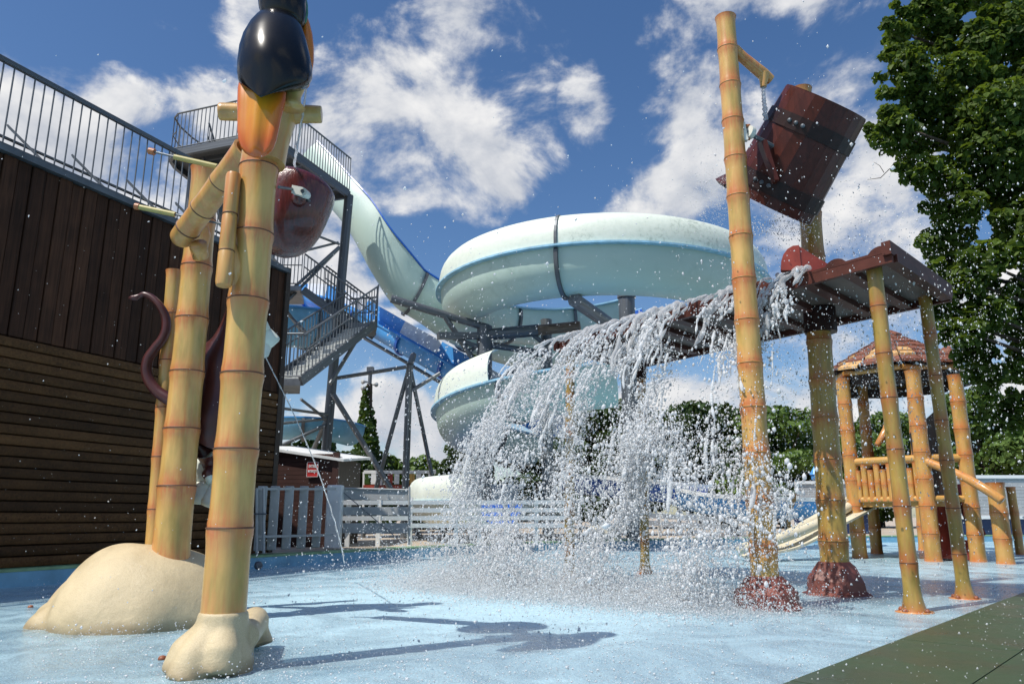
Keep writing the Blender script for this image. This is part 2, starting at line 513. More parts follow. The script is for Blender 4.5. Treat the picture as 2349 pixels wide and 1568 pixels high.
class MB:
    def __init__(self):
        self.v = []
        self.f = []
        self.a = None            # optional per-vertex value

    def add(self, verts, faces):
        o = len(self.v)
        self.v += [Vector(p) for p in verts]
        self.f += [tuple(i + o for i in f) for f in faces]

    def box(self, c, s, rot=None):
        c = Vector(c)
        hx, hy, hz = s[0] / 2, s[1] / 2, s[2] / 2
        vs = [Vector((sx * hx, sy * hy, sz * hz)) for sx in (-1, 1) for sy in (-1, 1) for sz in (-1, 1)]
        if rot is not None:
            vs = [rot @ p for p in vs]
        self.add([p + c for p in vs], [(0, 1, 3, 2), (4, 6, 7, 5), (0, 4, 5, 1), (2, 3, 7, 6), (0, 2, 6, 4), (1, 5, 7, 3)])

    def prism(self, poly, vec):
        n = len(poly)
        poly = [Vector(p) for p in poly]
        vec = Vector(vec)
        self.add(poly + [p + vec for p in poly], [tuple(range(n - 1, -1, -1)), tuple(range(n, 2 * n))] + [(i, (i + 1) % n, n + (i + 1) % n, n + i) for i in range(n)])

    def loft(self, rings, cap=True, closed=True):
        n = len(rings[0])
        o = len(self.v)
        for r in rings:
            self.v += [Vector(p) for p in r]
        for k in range(len(rings) - 1):
            for i in range(n if closed else n - 1):
                j = (i + 1) % n
                self.f.append((o + k * n + i, o + k * n + j, o + (k + 1) * n + j, o + (k + 1) * n + i))
        if cap and closed:
            self.f.append(tuple(o + i for i in range(n - 1, -1, -1)))
            self.f.append(tuple(o + (len(rings) - 1) * n + i for i in range(n)))

    def tube(self, path, radii, n=10, cap=True):
        path = [Vector(p) for p in path]
        if isinstance(radii, (int, float)):
            radii = [radii] * len(path)
        rings = []
        up = None
        for i, p in enumerate(path):
            t = (path[min(i + 1, len(path) - 1)] - path[max(i - 1, 0)]).normalized()
            if up is None:
                up = Vector((0, 0, 1)) if abs(t.z) < .9 else Vector((1, 0, 0))
            s = t.cross(up).normalized()
            up = s.cross(t).normalized()
            rings.append([p + (s * math.cos(2 * PI * k / n) + up * math.sin(2 * PI * k / n)) * radii[i] for k in range(n)])
        self.loft(rings, cap)

    def lathe(self, prof, n=24, cap=True):
        self.loft([[Vector((r * math.cos(2 * PI * k / n), r * math.sin(2 * PI * k / n), z)) for k in range(n)] for r, z in prof], cap)


def finish(me, material, smooth, attr=None, angle=None):
    me.materials.append(MATS[material])
    if smooth:
        me.polygons.foreach_set('use_smooth', [True] * len(me.polygons))
        if angle:
            try:
                me.set_sharp_from_angle(angle=R(angle))
            except Exception:
                pass
    if attr is not None:
        a = me.attributes.new('node_near', 'FLOAT', 'POINT')
        a.data.foreach_set('value', attr)
    me.update()


def obj(name, mb, material, parent=None, smooth=False, local=False, angle=None, attr=None):
    """link the shapes of mb as ONE mesh object; shapes are given in park coordinates unless local"""
    me = bpy.data.meshes.new(name)
    off = Vector((0, 0, 0))
    if parent is not None and not local:
        off = origin(parent)
    me.from_pydata([p - off for p in mb.v], [], mb.f)
    bm = bmesh.new()
    bm.from_mesh(me)
    bmesh.ops.recalc_face_normals(bm, faces=bm.faces)
    bm.to_mesh(me)
    bm.free()
    finish(me, material, smooth, attr, angle)
    o = bpy.data.objects.new(name, me)
    COL.objects.link(o)
    if parent is not None:
        o.parent = parent
    return o


def origin(o):
    p = Vector(o.location)
    while o.parent is not None:
        o = o.parent
        p = p + Vector(o.location)
    return p


USED = set()


def tag(o, label=None, cat=None, group=None, kind=None):
    if label:
        if label in USED and not group:
            print('DUPLICATE LABEL', label)
        USED.add(label)
        o['label'] = label
    if cat:
        o['category'] = cat
    if group:
        o['group'] = group
    if kind:
        o['kind'] = kind
    return o


def thing(name, label, cat, loc=(0, 0, 0), group=None, rot=None):
    o = bpy.data.objects.new(name, None)
    o.empty_display_size = .2
    COL.objects.link(o)
    o.location = loc
    if rot is not None:
        o.rotation_mode = 'QUATERNION'
        o.rotation_quaternion = rot
    return tag(o, label, cat, group)


UNIT = {}


def unit_mesh(shape, material):
    k = (shape, material)
    if k not in UNIT:
        mb = MB()
        if shape == 'round':
            mb.lathe([(1, 0), (1, 1)], 10)
        elif shape == 'thin':
            mb.lathe([(1, 0), (1, 1)], 6)
        else:
            mb.box((0, 0, .5), (2, 2, 1))
        me = bpy.data.meshes.new('bar')
        me.from_pydata(mb.v, [], mb.f)
        bm = bmesh.new()
        bm.from_mesh(me)
        bmesh.ops.recalc_face_normals(bm, faces=bm.faces)
        bm.to_mesh(me)
        bm.free()
        finish(me, material, shape != 'square', None, 40)
        UNIT[k] = me
    return UNIT[k]


def bar(name, p0, p1, r, material, parent, shape='round', r2=None):
    """one straight bar from p0 to p1 (park coordinates) as a part; alike bars share their mesh"""
    p0, p1 = Vector(p0), Vector(p1)
    d = p1 - p0
    o = bpy.data.objects.new(name, unit_mesh(shape, material))
    COL.objects.link(o)
    o.parent = parent
    o.location = p0 - (origin(parent) if parent is not None else Vector())
    o.rotation_mode = 'QUATERNION'
    if shape == 'square':
        # keep the flat sides upright
        z = d.normalized()
        x = Vector((0, 0, 1)).cross(z)
        x = Vector((1, 0, 0)) if x.length < 1e-4 else x.normalized()
        y = z.cross(x)
        o.rotation_quaternion = Matrix((x, y, z)).transposed().to_quaternion()
    else:
        o.rotation_quaternion = d.to_track_quat('Z', 'Y')
    o.scale = (r, r2 or r, d.length)
    return o


def lerp(a, b, t):
    return a + (b - a) * t


def railing(parent, path, h, n, r=.013, rail=.024, material='steel', mids=(), bottom=.06, rail_name='handrail'):
    """balusters, handrail and lower rail along a polyline of points on the floor"""
    path = [Vector(p) for p in path]
    up = Vector((0, 0, 1))
    for a, b in zip(path, path[1:]):
        bar(rail_name, a + up * h, b + up * h, rail, material, parent)
        bar('lower_rail', a + up * bottom, b + up * bottom, rail * .7, material, parent)
        for m_ in mids:
            bar('middle_rail', a + up * m_, b + up * m_, rail * .6, material, parent)
    tot = sum((b - a).length for a, b in zip(path, path[1:]))
    for a, b in zip(path, path[1:]):
        k = max(1, round(n * (b - a).length / tot))
        for i in range(k + 1):
            p = lerp(a, b, i / k)
            bar('baluster', p + up * bottom, p + up * h, r, material, parent, 'thin')


def bamboo(name, label, cat, p0, p1, r0, r1, nodes, group=None, material='bamboo', ring='node_dark', flare=0.0, parent=None, n=22, open_top=False):
    """a culm from p0 to p1: each internode and each node ring is a part"""
    p0, p1 = Vector(p0), Vector(p1)
    d = p1 - p0
    L = d.length
    q = d.to_track_quat('Z', 'Y')
    if parent is None:
        t = thing(name, label, cat, p0, group, q)
    else:
        t = bpy.data.objects.new(name, None)
        COL.objects.link(t)
        t.parent = parent
        t.location = p0 - origin(parent)
        t.rotation_mode = 'QUATERNION'
        t.rotation_quaternion = q
    stops = [0.0] + list(nodes) + [1.0]
    for k in range(len(stops) - 1):
        a, b = stops[k] * L, stops[k + 1] * L
        prof, near = [], []
        m = 13
        for i in range(m + 1):
            s = i / m
            s = .5 - .5 * math.cos(PI * s) if True else s
            z = a + (b - a) * s
            f = z / L
            r = r0 + (r1 - r0) * f
            e = abs(2 * s - 1)
            r *= .985 + (.145 if s > .5 else .105) * e ** 5
            if e > .97 and not (k == 0 and s < .5) and not (k == len(stops) - 2 and s > .5):
                r *= .955
            if k == 0 and flare:
                r += flare * max(0, 1 - (z / .22)) ** 2
            prof.append((r, z))
            near += [(e ** 2.2) * .72] * n
        mb = MB()
        mb.lathe(prof, n, cap=True)
        seg = obj('internode', mb, material, t, True, True, 50, near)
        if k < len(stops) - 2:
            r = (r0 + (r1 - r0) * b / L)
            mb = MB()
            w = .003 + r * .014
            mb.lathe([(r * .99, b - w * 1.6), (r * 1.098, b - w * .6), (r * 1.088, b + w * .6), (r * .99, b + w * 1.6)], n)
            obj('node_ring', mb, ring, seg if parent is None else t, True, True)
    return t


def lump(mb, c, rx, ry, h, seed, lobes=5, amp=.16, n=48, m=18, top=.0, turn=0.0, power=.75):
    """a mound: c is the centre of its foot"""
    c = Vector(c)
    rings = []
    for j in range(m + 1):
        s = j / m
        rr = math.cos(s * PI / 2) ** power
        rr = top + (1 - top) * rr
        z = h * math.sin(s * PI / 2) ** 1.15
        ring = []
        for k in range(n):
            a = 2 * PI * k / n
            w = 1 + amp * (1 - s * .6) * (math.sin(lobes * a + seed) * .5 + mnoise.noise(Vector((math.cos(a) * 1.7 + seed, math.sin(a) * 1.7, s * 1.3 + seed))) * 1.2)
            x, y = rx * rr * w * math.cos(a), ry * rr * w * math.sin(a)
            ct, st = math.cos(turn), math.sin(turn)
            ring.append(c + Vector((x * ct - y * st, x * st + y * ct, z * (1 + amp * .8 * mnoise.noise(Vector((x * 1.6 + seed, y * 1.6, 0)))))))
        rings.append(ring)
    for p in rings[0]:
        p.z = c.z - .02
    mb.loft(rings)


def fuse(o, voxel, smooth):
    """melt overlapping lobes of a moulded piece into one skin"""
    m = o.modifiers.new('remesh', 'REMESH')
    m.mode = 'VOXEL'
    m.voxel_size = voxel
    m.use_smooth_shade = True
    s_ = o.modifiers.new('smooth', 'SMOOTH')
    s_.iterations = smooth
    s_.factor = .5
    return o

# ------------------------------------------------------------------ ground, pool, terrace
def smooth_poly(pts, k=6):
    out = []
    P = [pts[0]] + pts + [pts[-1]]
    for i in range(1, len(P) - 2):
        for j in range(k):
            t = j / k
            a, b, c, d = P[i - 1], P[i], P[i + 1], P[i + 2]
            out.append(.5 * ((2 * b) + (c - a) * t + (2 * a - 5 * b + 4 * c - d) * t * t + (3 * b - a - 3 * c + d) * t ** 3))
    out.append(pts[-1])
    return out


CURB_H = 0.2
c0, c1, c2 = pz(0, 1350), pz(575, 1306), pz(1000, 1276)
EDGE = smooth_poly([Vector((-11, -6, 0)), Vector((-8.1, 3.0, 0)), c0, c1, c2, Vector((1.2, 18.4, 0)), Vector((6.0, 21.8, 0)), Vector((14, 24.5, 0)), Vector((26, 26.0, 0)), Vector((45, 27, 0))], 5)


def strip(path, prof):
    """sweep a cross-section (across, up) along a level path; 'across' grows to the left of travel"""
    rings = []
    for i, p in enumerate(path):
        t = (path[min(i + 1, len(path) - 1)] - path[max(i - 1, 0)]).normalized()
        s = Vector((-t.y, t.x, 0))
        rings.append([p + s * a + Vector((0, 0, z)) for a, z in prof])
    return rings


def build_ground():
    mb = MB()
    mb.add([(-30, -8, -.012), (60, -8, -.012), (60, 40, -.012), (-30, 40, -.012)], [(0, 1, 2, 3)])
    tag(obj('pool_floor', mb, 'pool_paint'), 'light blue painted floor of the splash pool', kind='structure')
    mb = MB()
    n, m = 120, 90
    vs = []
    for j in range(m + 1):
        for i in range(n + 1):
            x, y = -12 + 40 * i / n, 1.5 + 26 * j / m
            vs.append((x, y, .006 + .006 * mnoise.noise(Vector((x * 1.8, y * 1.8, 0)))))
    mb.add(vs, [(j * (n + 1) + i, j * (n + 1) + i + 1, (j + 1) * (n + 1) + i + 1, (j + 1) * (n + 1) + i) for j in range(m) for i in range(n)])
    tag(obj('water', mb, 'water_sheet', smooth=True), 'shallow rippled water covering the blue pool floor', kind='structure')
    # low kerb: blue face and pale green coping
    w = thing('pool_kerb', 'low curved blue kerb with green coping round the splash pool', 'kerb', (0, 0, 0))
    mb = MB()
    mb.loft(strip(EDGE, [(0, -.05), (.02, CURB_H - .03), (.30, CURB_H - .03), (.30, -.05)]))
    obj('kerb_face', mb, 'curb_blue', w)
    mb = MB()
    mb.loft(strip(EDGE, [(.012, CURB_H - .032), (.016, CURB_H), (.32, CURB_H + .004), (.32, CURB_H - .032)]))
    obj('coping', mb, 'curb_green', w)
    # paved terrace: from the kerb out to the horizon
    mb = MB()
    inner = [p + Vector((0, 0, CURB_H - .012)) for p in [r[0] for r in strip(EDGE, [(.25, 0)])]]
    outer = []
    for p in inner:
        d = Vector((p.x - 8, p.y + 6, 0)).normalized()
        outer.append(Vector((8, -6, CURB_H - .012)) + d * 900)
    k = len(inner)
    mb.add(inner + outer, [(i, i + 1, k + i + 1, k + i) for i in range(k - 1)])
    tag(obj('terrace_ground', mb, 'terrace'), 'beige paved ground round the pool', kind='structure')
    # inlet nozzle on the kerb
    t = thing('wall_inlet', 'small round water inlet set in the blue kerb face', 'inlet', pz(592, 1296, .09))
    mb = MB()
    q = Vector((.9, -.43, 0)).to_track_quat('Z', 'Y').to_matrix()
    pr = MB()
    pr.lathe([(.055, -.02), (.06, .02), (.045, .045), (.02, .05)], 18)
    mb.add([q @ p for p in pr.v], pr.f)
    obj('housing', mb, 'steel_dark', t, True, True)
    # dark green wet rubber deck in the right corner
    a, b = pz(1790, 1568, .045), pz(2349, 1357, .045)
    u = (b - a).normalized()
    s = Vector((u.y, -u.x, 0))
    d = thing('rubber_deck', 'dark green wet rubber deck at the right front corner of the pool', 'deck', a)
    w_ = .62
    for k in range(6):
        for j in range(9):
            o0 = a + u * (-1.5 + j * 1.6) + s * (k * w_)
            mb = MB()
            g = .006
            c = o0 + u * .8 + s * (w_ / 2)
            rot = Matrix((u, s, Vector((0, 0, 1)))).transposed()
            mb.box(c + Vector((0, 0, -.03 + .0008 * ((k * 3 + j) % 4))), (1.6 - (0.0 if k else .0) - .004, w_ - g, .06), rot)
            obj('mat_tile', mb, 'mat_green', d)


build_ground()


# ------------------------------------------------------------------ toucan feature
YF = 4.08


def build_front_bamboo():
    p0 = at(510, 1440, YF)
    p0.z = .16
    top = at(604, 262, YF)
    L = (top - p0).length

    def frac(y):
        # fraction along the culm for the height of a node
        z = at(560, y, YF).z
        return (z - p0.z) / (top.z - p0.z)
    t = bamboo('bamboo_post', 'thick yellow bamboo post carrying the toucan, nearest the camera', 'bamboo post', p0, top, .114, .102, [frac(y) for y in (1210, 1030, 858, 690, 537, 386)])
    q = t.rotation_quaternion.inverted()

    def loc(p):
        return q @ (Vector(p) - p0)
    # crossbar on top
    for name, a, b, r in (('crossbar', at(503, 256, YF - .02), at(738, 263, YF + .05), .052),):
        mb = MB()
        path = [loc(lerp(a, b, s)) for s in (0, .01, .04, .25, .42, .5, .58, .68, .8, .96, .99, 1)]
        mb.tube(path, [r * .9, r * .98, r, r, r * 1.05, r * 1.3, r * 1.55, r * 1.35, r * 1.05, r, r * .98, r * .9], 20)
        obj(name, mb, 'bamboo', t, True, True, 50, [.1] * len(mb.v))
    # swelling that joins post, crossbar and bird
    mb = MB()
    rings = []
    for s, r in ((-.32, .112), (-.2, .116), (-.1, .13), (0, .15), (.06, .14), (.12, .10), (.16, .05)):
        c = loc(top + Vector((.075 + s * .06, 0, s)))
        rings.append([c + Vector((r * 1.05 * math.cos(2 * PI * k / 20), r * .8 * math.sin(2 * PI * k / 20), 0)) for k in range(20)])
    mb.loft(rings)
    obj('joint_swelling', mb, 'bamboo', t, True, True, 60, [.1] * len(mb.v))
    # branch stub on the left side
    a, b = at(536, 400, YF - .10), at(513, 655, YF - .16)
    mb = MB()
    path = [lerp(a, b, s) for s in (0, .03, .35, .37, .39, .68, .7, .72, .97, 1)]
    mb.tube([loc(p) for p in path], [.038, .042, .040, .037, .041, .043, .039, .044, .045, .04], 16)
    obj('branch_stub', mb, 'bamboo', t, True, True, 50, [.35, .3, .1, .6, .1, .1, .6, .3, .5, .5] and [.3] * len(mb.v))
    for s in (.37, .70):
        p = lerp(a, b, s)
        mb = MB()
        mb.tube([loc(p), loc(p + (b - a).normalized() * .006)], .0435, 16)
        obj('node_ring', mb, 'node_dark', t, True, True)
    mb = MB()
    mb.tube([loc(at(528, 560, YF - .11)), loc(at(536, 610, YF - .09)), loc(at(548, 660, YF - .06))], [.03, .05, .03], 14)
    obj('branch_joint', mb, 'bamboo', t, True, True, None, [.3] * len(mb.v))
    # moulded sand foot
    mb = MB()
    c = at(500, 1480, YF)
    c.z = 0
    col = Vector((p0.x, p0.y, .265))
    mb.tube([col + Vector((0, 0, .03)), col + Vector((0, 0, -.1)), Vector((c.x, c.y, .1)), Vector((c.x, c.y, -.03))], [.124, .13, .165, .185], 24)
    for ang, ro, r_, zz in ((-160, .15, .115, .0), (-115, .19, .10, -.02), (-65, .13, .11, .02), (70, .14, .1, .0), (140, .16, .1, .0)):
        d = Vector((math.cos(R(ang)), math.sin(R(ang)), 0))
        a_ = col + d * .06 + Vector((0, 0, -.05))
        e_ = Vector((c.x, c.y, zz)) + d * ro
        mb.tube([a_, lerp(a_, e_, .5) + d * .03, e_], [.062, r_ * .85, r_], 14)
    q_ = pz(592, 1488, 0)
    mb.tube([Vector((c.x + .12, c.y + .05, .16)), Vector((q_.x - .03, q_.y, .16)), Vector((q_.x + .01, q_.y - .02, .02))], [.07, .085, .09], 14)
    fuse(obj('sand_foot', mb, 'sand', t, True, False), .014, 12)
    return t, p0


def fix_world(o, parent):
    """put a part whose mesh is in park coordinates (less the parent's place) upright under a turned parent"""
    o.rotation_mode = 'QUATERNION'
    o.rotation_quaternion = parent.rotation_quaternion.inverted()


fb, fb0 = build_front_bamboo()
for ch in fb.children:
    if ch.name.startswith('sand_foot'):
        fix_world(ch, fb)


def bolts(parent_label, pts, r=.022):
    for i, (p, lab) in enumerate(pts):
        mb = MB()
        pr = MB()
        pr.lathe([(r, 0), (r * 1.02, r * .35), (r * .75, r * .85), (r * .3, r)], 12)
        mb.add([Vector(p) + q for q in pr.v], pr.f)
        tag(obj('anchor_bolt', mb, 'bolt', None, True), lab, 'bolt', 'anchor bolts of the sand feet')


bolts('', [(pz(372, 1512, .004), 'rusty bolt at the left toe of the small sand foot'), (pz(153, 1433, .004), 'rusty bolt at the front left of the large sand mound'), (pz(70, 1393, .004), 'rusty bolt at the far left tip of the large sand mound')])


def toucan():
    Yb = 3.80
    t = thing('toucan', 'glossy black toucan figure with orange tail perched on bamboo crossbar', 'toucan', at(620, 262, Yb))
    k = Yb / FOC

    def ring(y, xl, xr, dy, ky=.8, n=28, ridge=0.0):
        c = at((xl + xr) / 2, y, Yb + dy)
        w = (at(xr, y, Yb + dy) - at(xl, y, Yb + dy)).length / 2
        out = []
        for i in range(n):
            a = 2 * PI * i / n
            x, yy = math.cos(a), math.sin(a)
            e = 1 + ridge * max(0, -yy) ** 12
            out.append(c + Vector((w * x, w * ky * yy * e, 0)))
        return out
    # body and wings: a teardrop that ends in a pointed cape over the tail
    mb = MB()
    rows = [(26, 624, 636, .05, .8), (31, 606, 662, .05, .8), (45, 588, 682, .045, .82), (65, 573, 694, .035, .84), (90, 560, 702, .02, .85), (120, 551, 709, .0, .85),
            (150, 547, 715, -.015, .82), (172, 546, 715, -.03, .76), (188, 548, 708, -.06, .62), (198, 560, 684, -.104, .46), (208, 577, 645, -.143, .32), (217, 589, 615, -.160, .2), (223, 597, 600, -.168, .12)]
    mb.loft([ring(y, a, b, dy, ky, ridge=.10 if y > 120 else 0) for y, a, b, dy, ky in rows])
    obj('body', mb, 'toucan_black', t, True)
    # head turned away to the right
    mb = MB()
    rows = [(-62, 638, 655), (-58, 622, 672), (-45, 606, 688), (-25, 596, 698), (0, 593, 702), (25, 596, 702), (48, 603, 698), (66, 614, 690)]
    mb.loft([ring(y, a, b, .10, .95) for y, a, b in rows])
    obj('head', mb, 'toucan_black', t, True)
    mb = MB()
    mb.loft([ring(y, a, b, .13, .9) for y, a, b in ((-20, 690, 694), (-10, 683, 702), (10, 680, 706), (30, 680, 707), (48, 686, 704), (58, 692, 698))])
    obj('cheek_patch', mb, 'toucan_green', t, True)
    # hanging orange beak
    mb = MB()
    pts = [(694, 30, .020), (700, 55, .027), (704, 80, .033), (706, 110, .036), (706, 140, .035), (704, 165, .031), (703, 185, .024), (703, 197, .016), (703, 202, .006)]
    mb.tube([at(x, y, Yb + .17) for x, y, r in pts], [r for x, y, r in pts], 16)
    obj('beak', mb, 'toucan_orange', t, True, attr=[.35] * len(mb.v))
    # broad tail tongue, grooved
    mb = MB()
    at_ = []
    rows = [(175, 556, 668, .0), (190, 549, 662, -.02), (205, 546, 657, -.035), (240, 545, 654, -.05), (270, 545, 645, -.065), (300, 545, 639, -.08), (322, 547, 634, -.09), (340, 553, 627, -.095), (351, 562, 618, -.098), (357, 571, 609, -.1), (361, 582, 598, -.1)]
    n = 28
    rings = []
    for y, xl, xr, dy in rows:
        c = at((xl + xr) / 2, y, Yb + dy)
        w = (at(xr, y, Yb + dy) - at(xl, y, Yb + dy)).length / 2
        rg = []
        for i in range(n):
            a = 2 * PI * i / n
            x, yy = math.cos(a), math.sin(a)
            th = .42 + .0 * x
            if yy < 0:
                th *= 1 + .28 * math.cos(x * PI * 2.0)
            rg.append(c + Vector((w * x, w * th * yy, 0)))
            at_.append(abs(x) ** 2 * .55 + max(0, (y - 270) / 90) * .5)
        rings.append(rg)
    mb.loft(rings)
    obj('tail', mb, 'toucan_orange', t, True, attr=at_)
    mb = MB()
    mb.loft([ring(y, a, b, .05, .9) for y, a, b in ((188, 655, 704), (205, 652, 698), (222, 648, 690), (236, 645, 690), (248, 640, 700))])
    obj('foot', mb, 'bamboo', t, True, attr=[.1] * len(mb.v))


toucan()

YR = 5.8


def build_rear_bamboo():
    p0 = at(389, 1300, YR)
    top = at(472, 388, YR)
    nodes = [(at(420, y, YR).z - p0.z) / (top.z - p0.z) for y in (1114, 983, 853, 731, 612, 505)]
    t = bamboo('bamboo_post', 'thick yellow bamboo post rising from the large sand mound', 'bamboo post', p0, top, .136, .105, nodes)
    # knobbly fork where the tipping spout is hung
    q = t.rotation_quaternion.inverted()
    mb = MB()
    pth = [at(455, 585, YR - .12), at(455, 560, YR - .2), at(462, 535, YR - .3), at(468, 515, YR - .36)]
    mb.tube([q @ (p - p0) for p in pth], [.05, .075, .07, .03], 14)
    obj('hanger_fork', mb, 'bamboo', t, True, True, None, [.3] * len(mb.v))
    # large sand mound
    m = thing('sand_mound', 'large smooth beige sand mound at the foot of the rear bamboo', 'mound', (pz(330, 1380)))
    mb = MB()
    c = at(392, 1300, 5.95)
    c.z = 0
    lump(mb, c + Vector((-.15, -.02, 0)), .66, .66, .57, 1.1, 3, .10, top=.18, turn=.2, power=1.0)
    lump(mb, c + Vector((-.45, .34, 0)), .56, .52, .47, 4.4, 3, .10, top=.12, turn=.5, power=1.0)
    lump(mb, c + Vector((-.48, .0, 0)), .52, .46, .22, 7.4, 3, .12, top=.05, turn=.2)
    for v_ in mb.v:
        v_.z -= .01
    fuse(obj('mound_shell', mb, 'sand', m, True), .022, 5)
    return t


build_rear_bamboo()
p0, p1 = at(349, 1280, 6.3), at(401, 621, 6.3)
bamboo('bamboo_post', 'slim bamboo post with flat open top beside the dark wall', 'bamboo post', p0, p1, .062, .066, [(at(375, y, 6.3).z - p0.z) / (p1.z - p0.z) for y in (1167, 1047, 935, 827, 720)])


def tipping_spout():
    t = thing('tipping_spout', 'slanting yellow bamboo tipping spout below the toucan tail', 'spout', at(470, 470, 4.95))
    a, b = at(566, 342, 4.62), at(408, 556, 5.2)
    L = (b - a).length
    d = (b - a).normalized()
    q = d.to_track_quat('Z', 'Y').to_matrix()
    for k, (s0, s1) in enumerate(((0, .34), (.34, .62), (.62, .84), (.84, 1.0))):
        prof = []
        for i in range(9):
            s = i / 8
            e = abs(2 * s - 1)
            r = (.086 + (.082 - .086) * (s0 + (s1 - s0) * s)) * (1 + .05 * e ** 3)
            if k == 3 and s > .6:
                r *= math.sqrt(max(.05, 1 - ((s - .6) / .42) ** 2))
            prof.append((r, (s0 + (s1 - s0) * s) * L))
        mb = MB()
        pr = MB()
        if k == 0:
            # open mouth: outer wall, lip, inner wall
            prof = [(.066, .22), (.068, .02), (.072, 0)] + prof
            pr.lathe(prof, 22, cap=False)
        else:
            pr.lathe(prof, 22)
        mb.add([a + q @ p for p in pr.v], pr.f)
        obj('internode', mb, 'bamboo', t, True, attr=[.25] * len(mb.v), angle=60)
        if k:
            pr = MB()
            z = s0 * L
            pr.lathe([(.084, z - .008), (.0905, z - .003), (.0905, z + .003), (.084, z + .008)], 22)
            mb = MB()
            mb.add([a + q @ p for p in pr.v], pr.f)
            obj('node_ring', mb, 'node_dark', t, True)
    mb = MB()
    mb.tube([at(455, 560, 5.12), at(462, 585, 5.2), at(450, 590, 5.25)], [.06, .05, .03], 14)
    obj('counterweight_fork', mb, 'bamboo', t, True, attr=[.3] * len(mb.v))
    # pivot rods with yellow sleeves and orange end caps
    for p, s0, s1, e in ((at(342, 346, 4.9), at(400, 360, 4.9), at(498, 382, 4.9), at(540, 392, 4.9)), (at(310, 473, 5.1), at(316, 474, 5.1), at(402, 492, 5.1), at(560, 524, 5.1))):
        bar('pivot_rod', p, e, .008, 'steel', t)
        bar('rod_sleeve', s0, s1, .019, 'sleeve', t)
        bar('end_cap', p, lerp(p, s0, .22) if (s0 - p).length > .05 else p + (s0 - p) * 1.6, .024, 'orange_cap', t)


tipping_spout()


def coconut():
    c = at(664, 500, 4.62)
    t = thing('coconut_bowl', 'maroon coconut half-shell bucket hung beside the bamboo post', 'bucket', c)
    rot = Matrix.Rotation(R(13), 3, 'Y') @ Matrix.Rotation(R(-8), 3, 'X')
    prof = [(.004, -.265), (.05, -.26), (.10, -.242), (.145, -.21), (.18, -.165), (.205, -.11), (.222, -.04), (.231, .05), (.235, .14), (.233, .21), (.228, .235)]
    outer = list(prof)
    inner = [(r - .018, z + .02) for r, z in reversed(prof[3:])]
    mb = MB()
    pr = MB()
    pr.lathe(outer + inner, 40, cap=False)
    mb.add([c + rot @ p for p in pr.v], pr.f)
    obj('shell', mb, 'coconut', t, True, angle=60)
    # pivot boss, rod and white link
    a, b = at(648, 431, YF + .06), at(672, 434, 4.36)
    bar('pivot_rod', at(640, 429, YF + .02), b, .009, 'steel', t)
    l0, l1 = at(669, 433, 4.34), at(694, 439, 4.34)
    u = (l1 - l0).normalized()
    mb = MB()
    pts = []
    for k in range(9):
        a_ = -PI / 2 + PI * k / 8
        pts.append(l1 + u * .028 * math.cos(a_) + Vector((0, 0, .028 * math.sin(a_))))
    pts += [l0 + Vector((0, 0, .026)), l0 + Vector((0, 0, -.026))]
    mb.prism(pts, Vector((.012, .05, 0)))
    obj('link_plate', mb, 'white_plastic', t)
    bar('pivot_bolt', l1 + Vector((0, -.012, 0)), l1 + Vector((.01, .12, -.01)), .011, 'steel_dark', t)
    mb = MB()
    pr = MB()
    pr.lathe([(.05, 0), (.042, .03), (.02, .05), (.005, .055)], 16)
    qq = Vector((.1, -1, .15)).to_track_quat('Z', 'Y').to_matrix()
    p = at(686, 458, 4.425)
    mb.add([p + qq @ v for v in pr.v], pr.f)
    obj('boss', mb, 'coconut', t, True)


coconut()


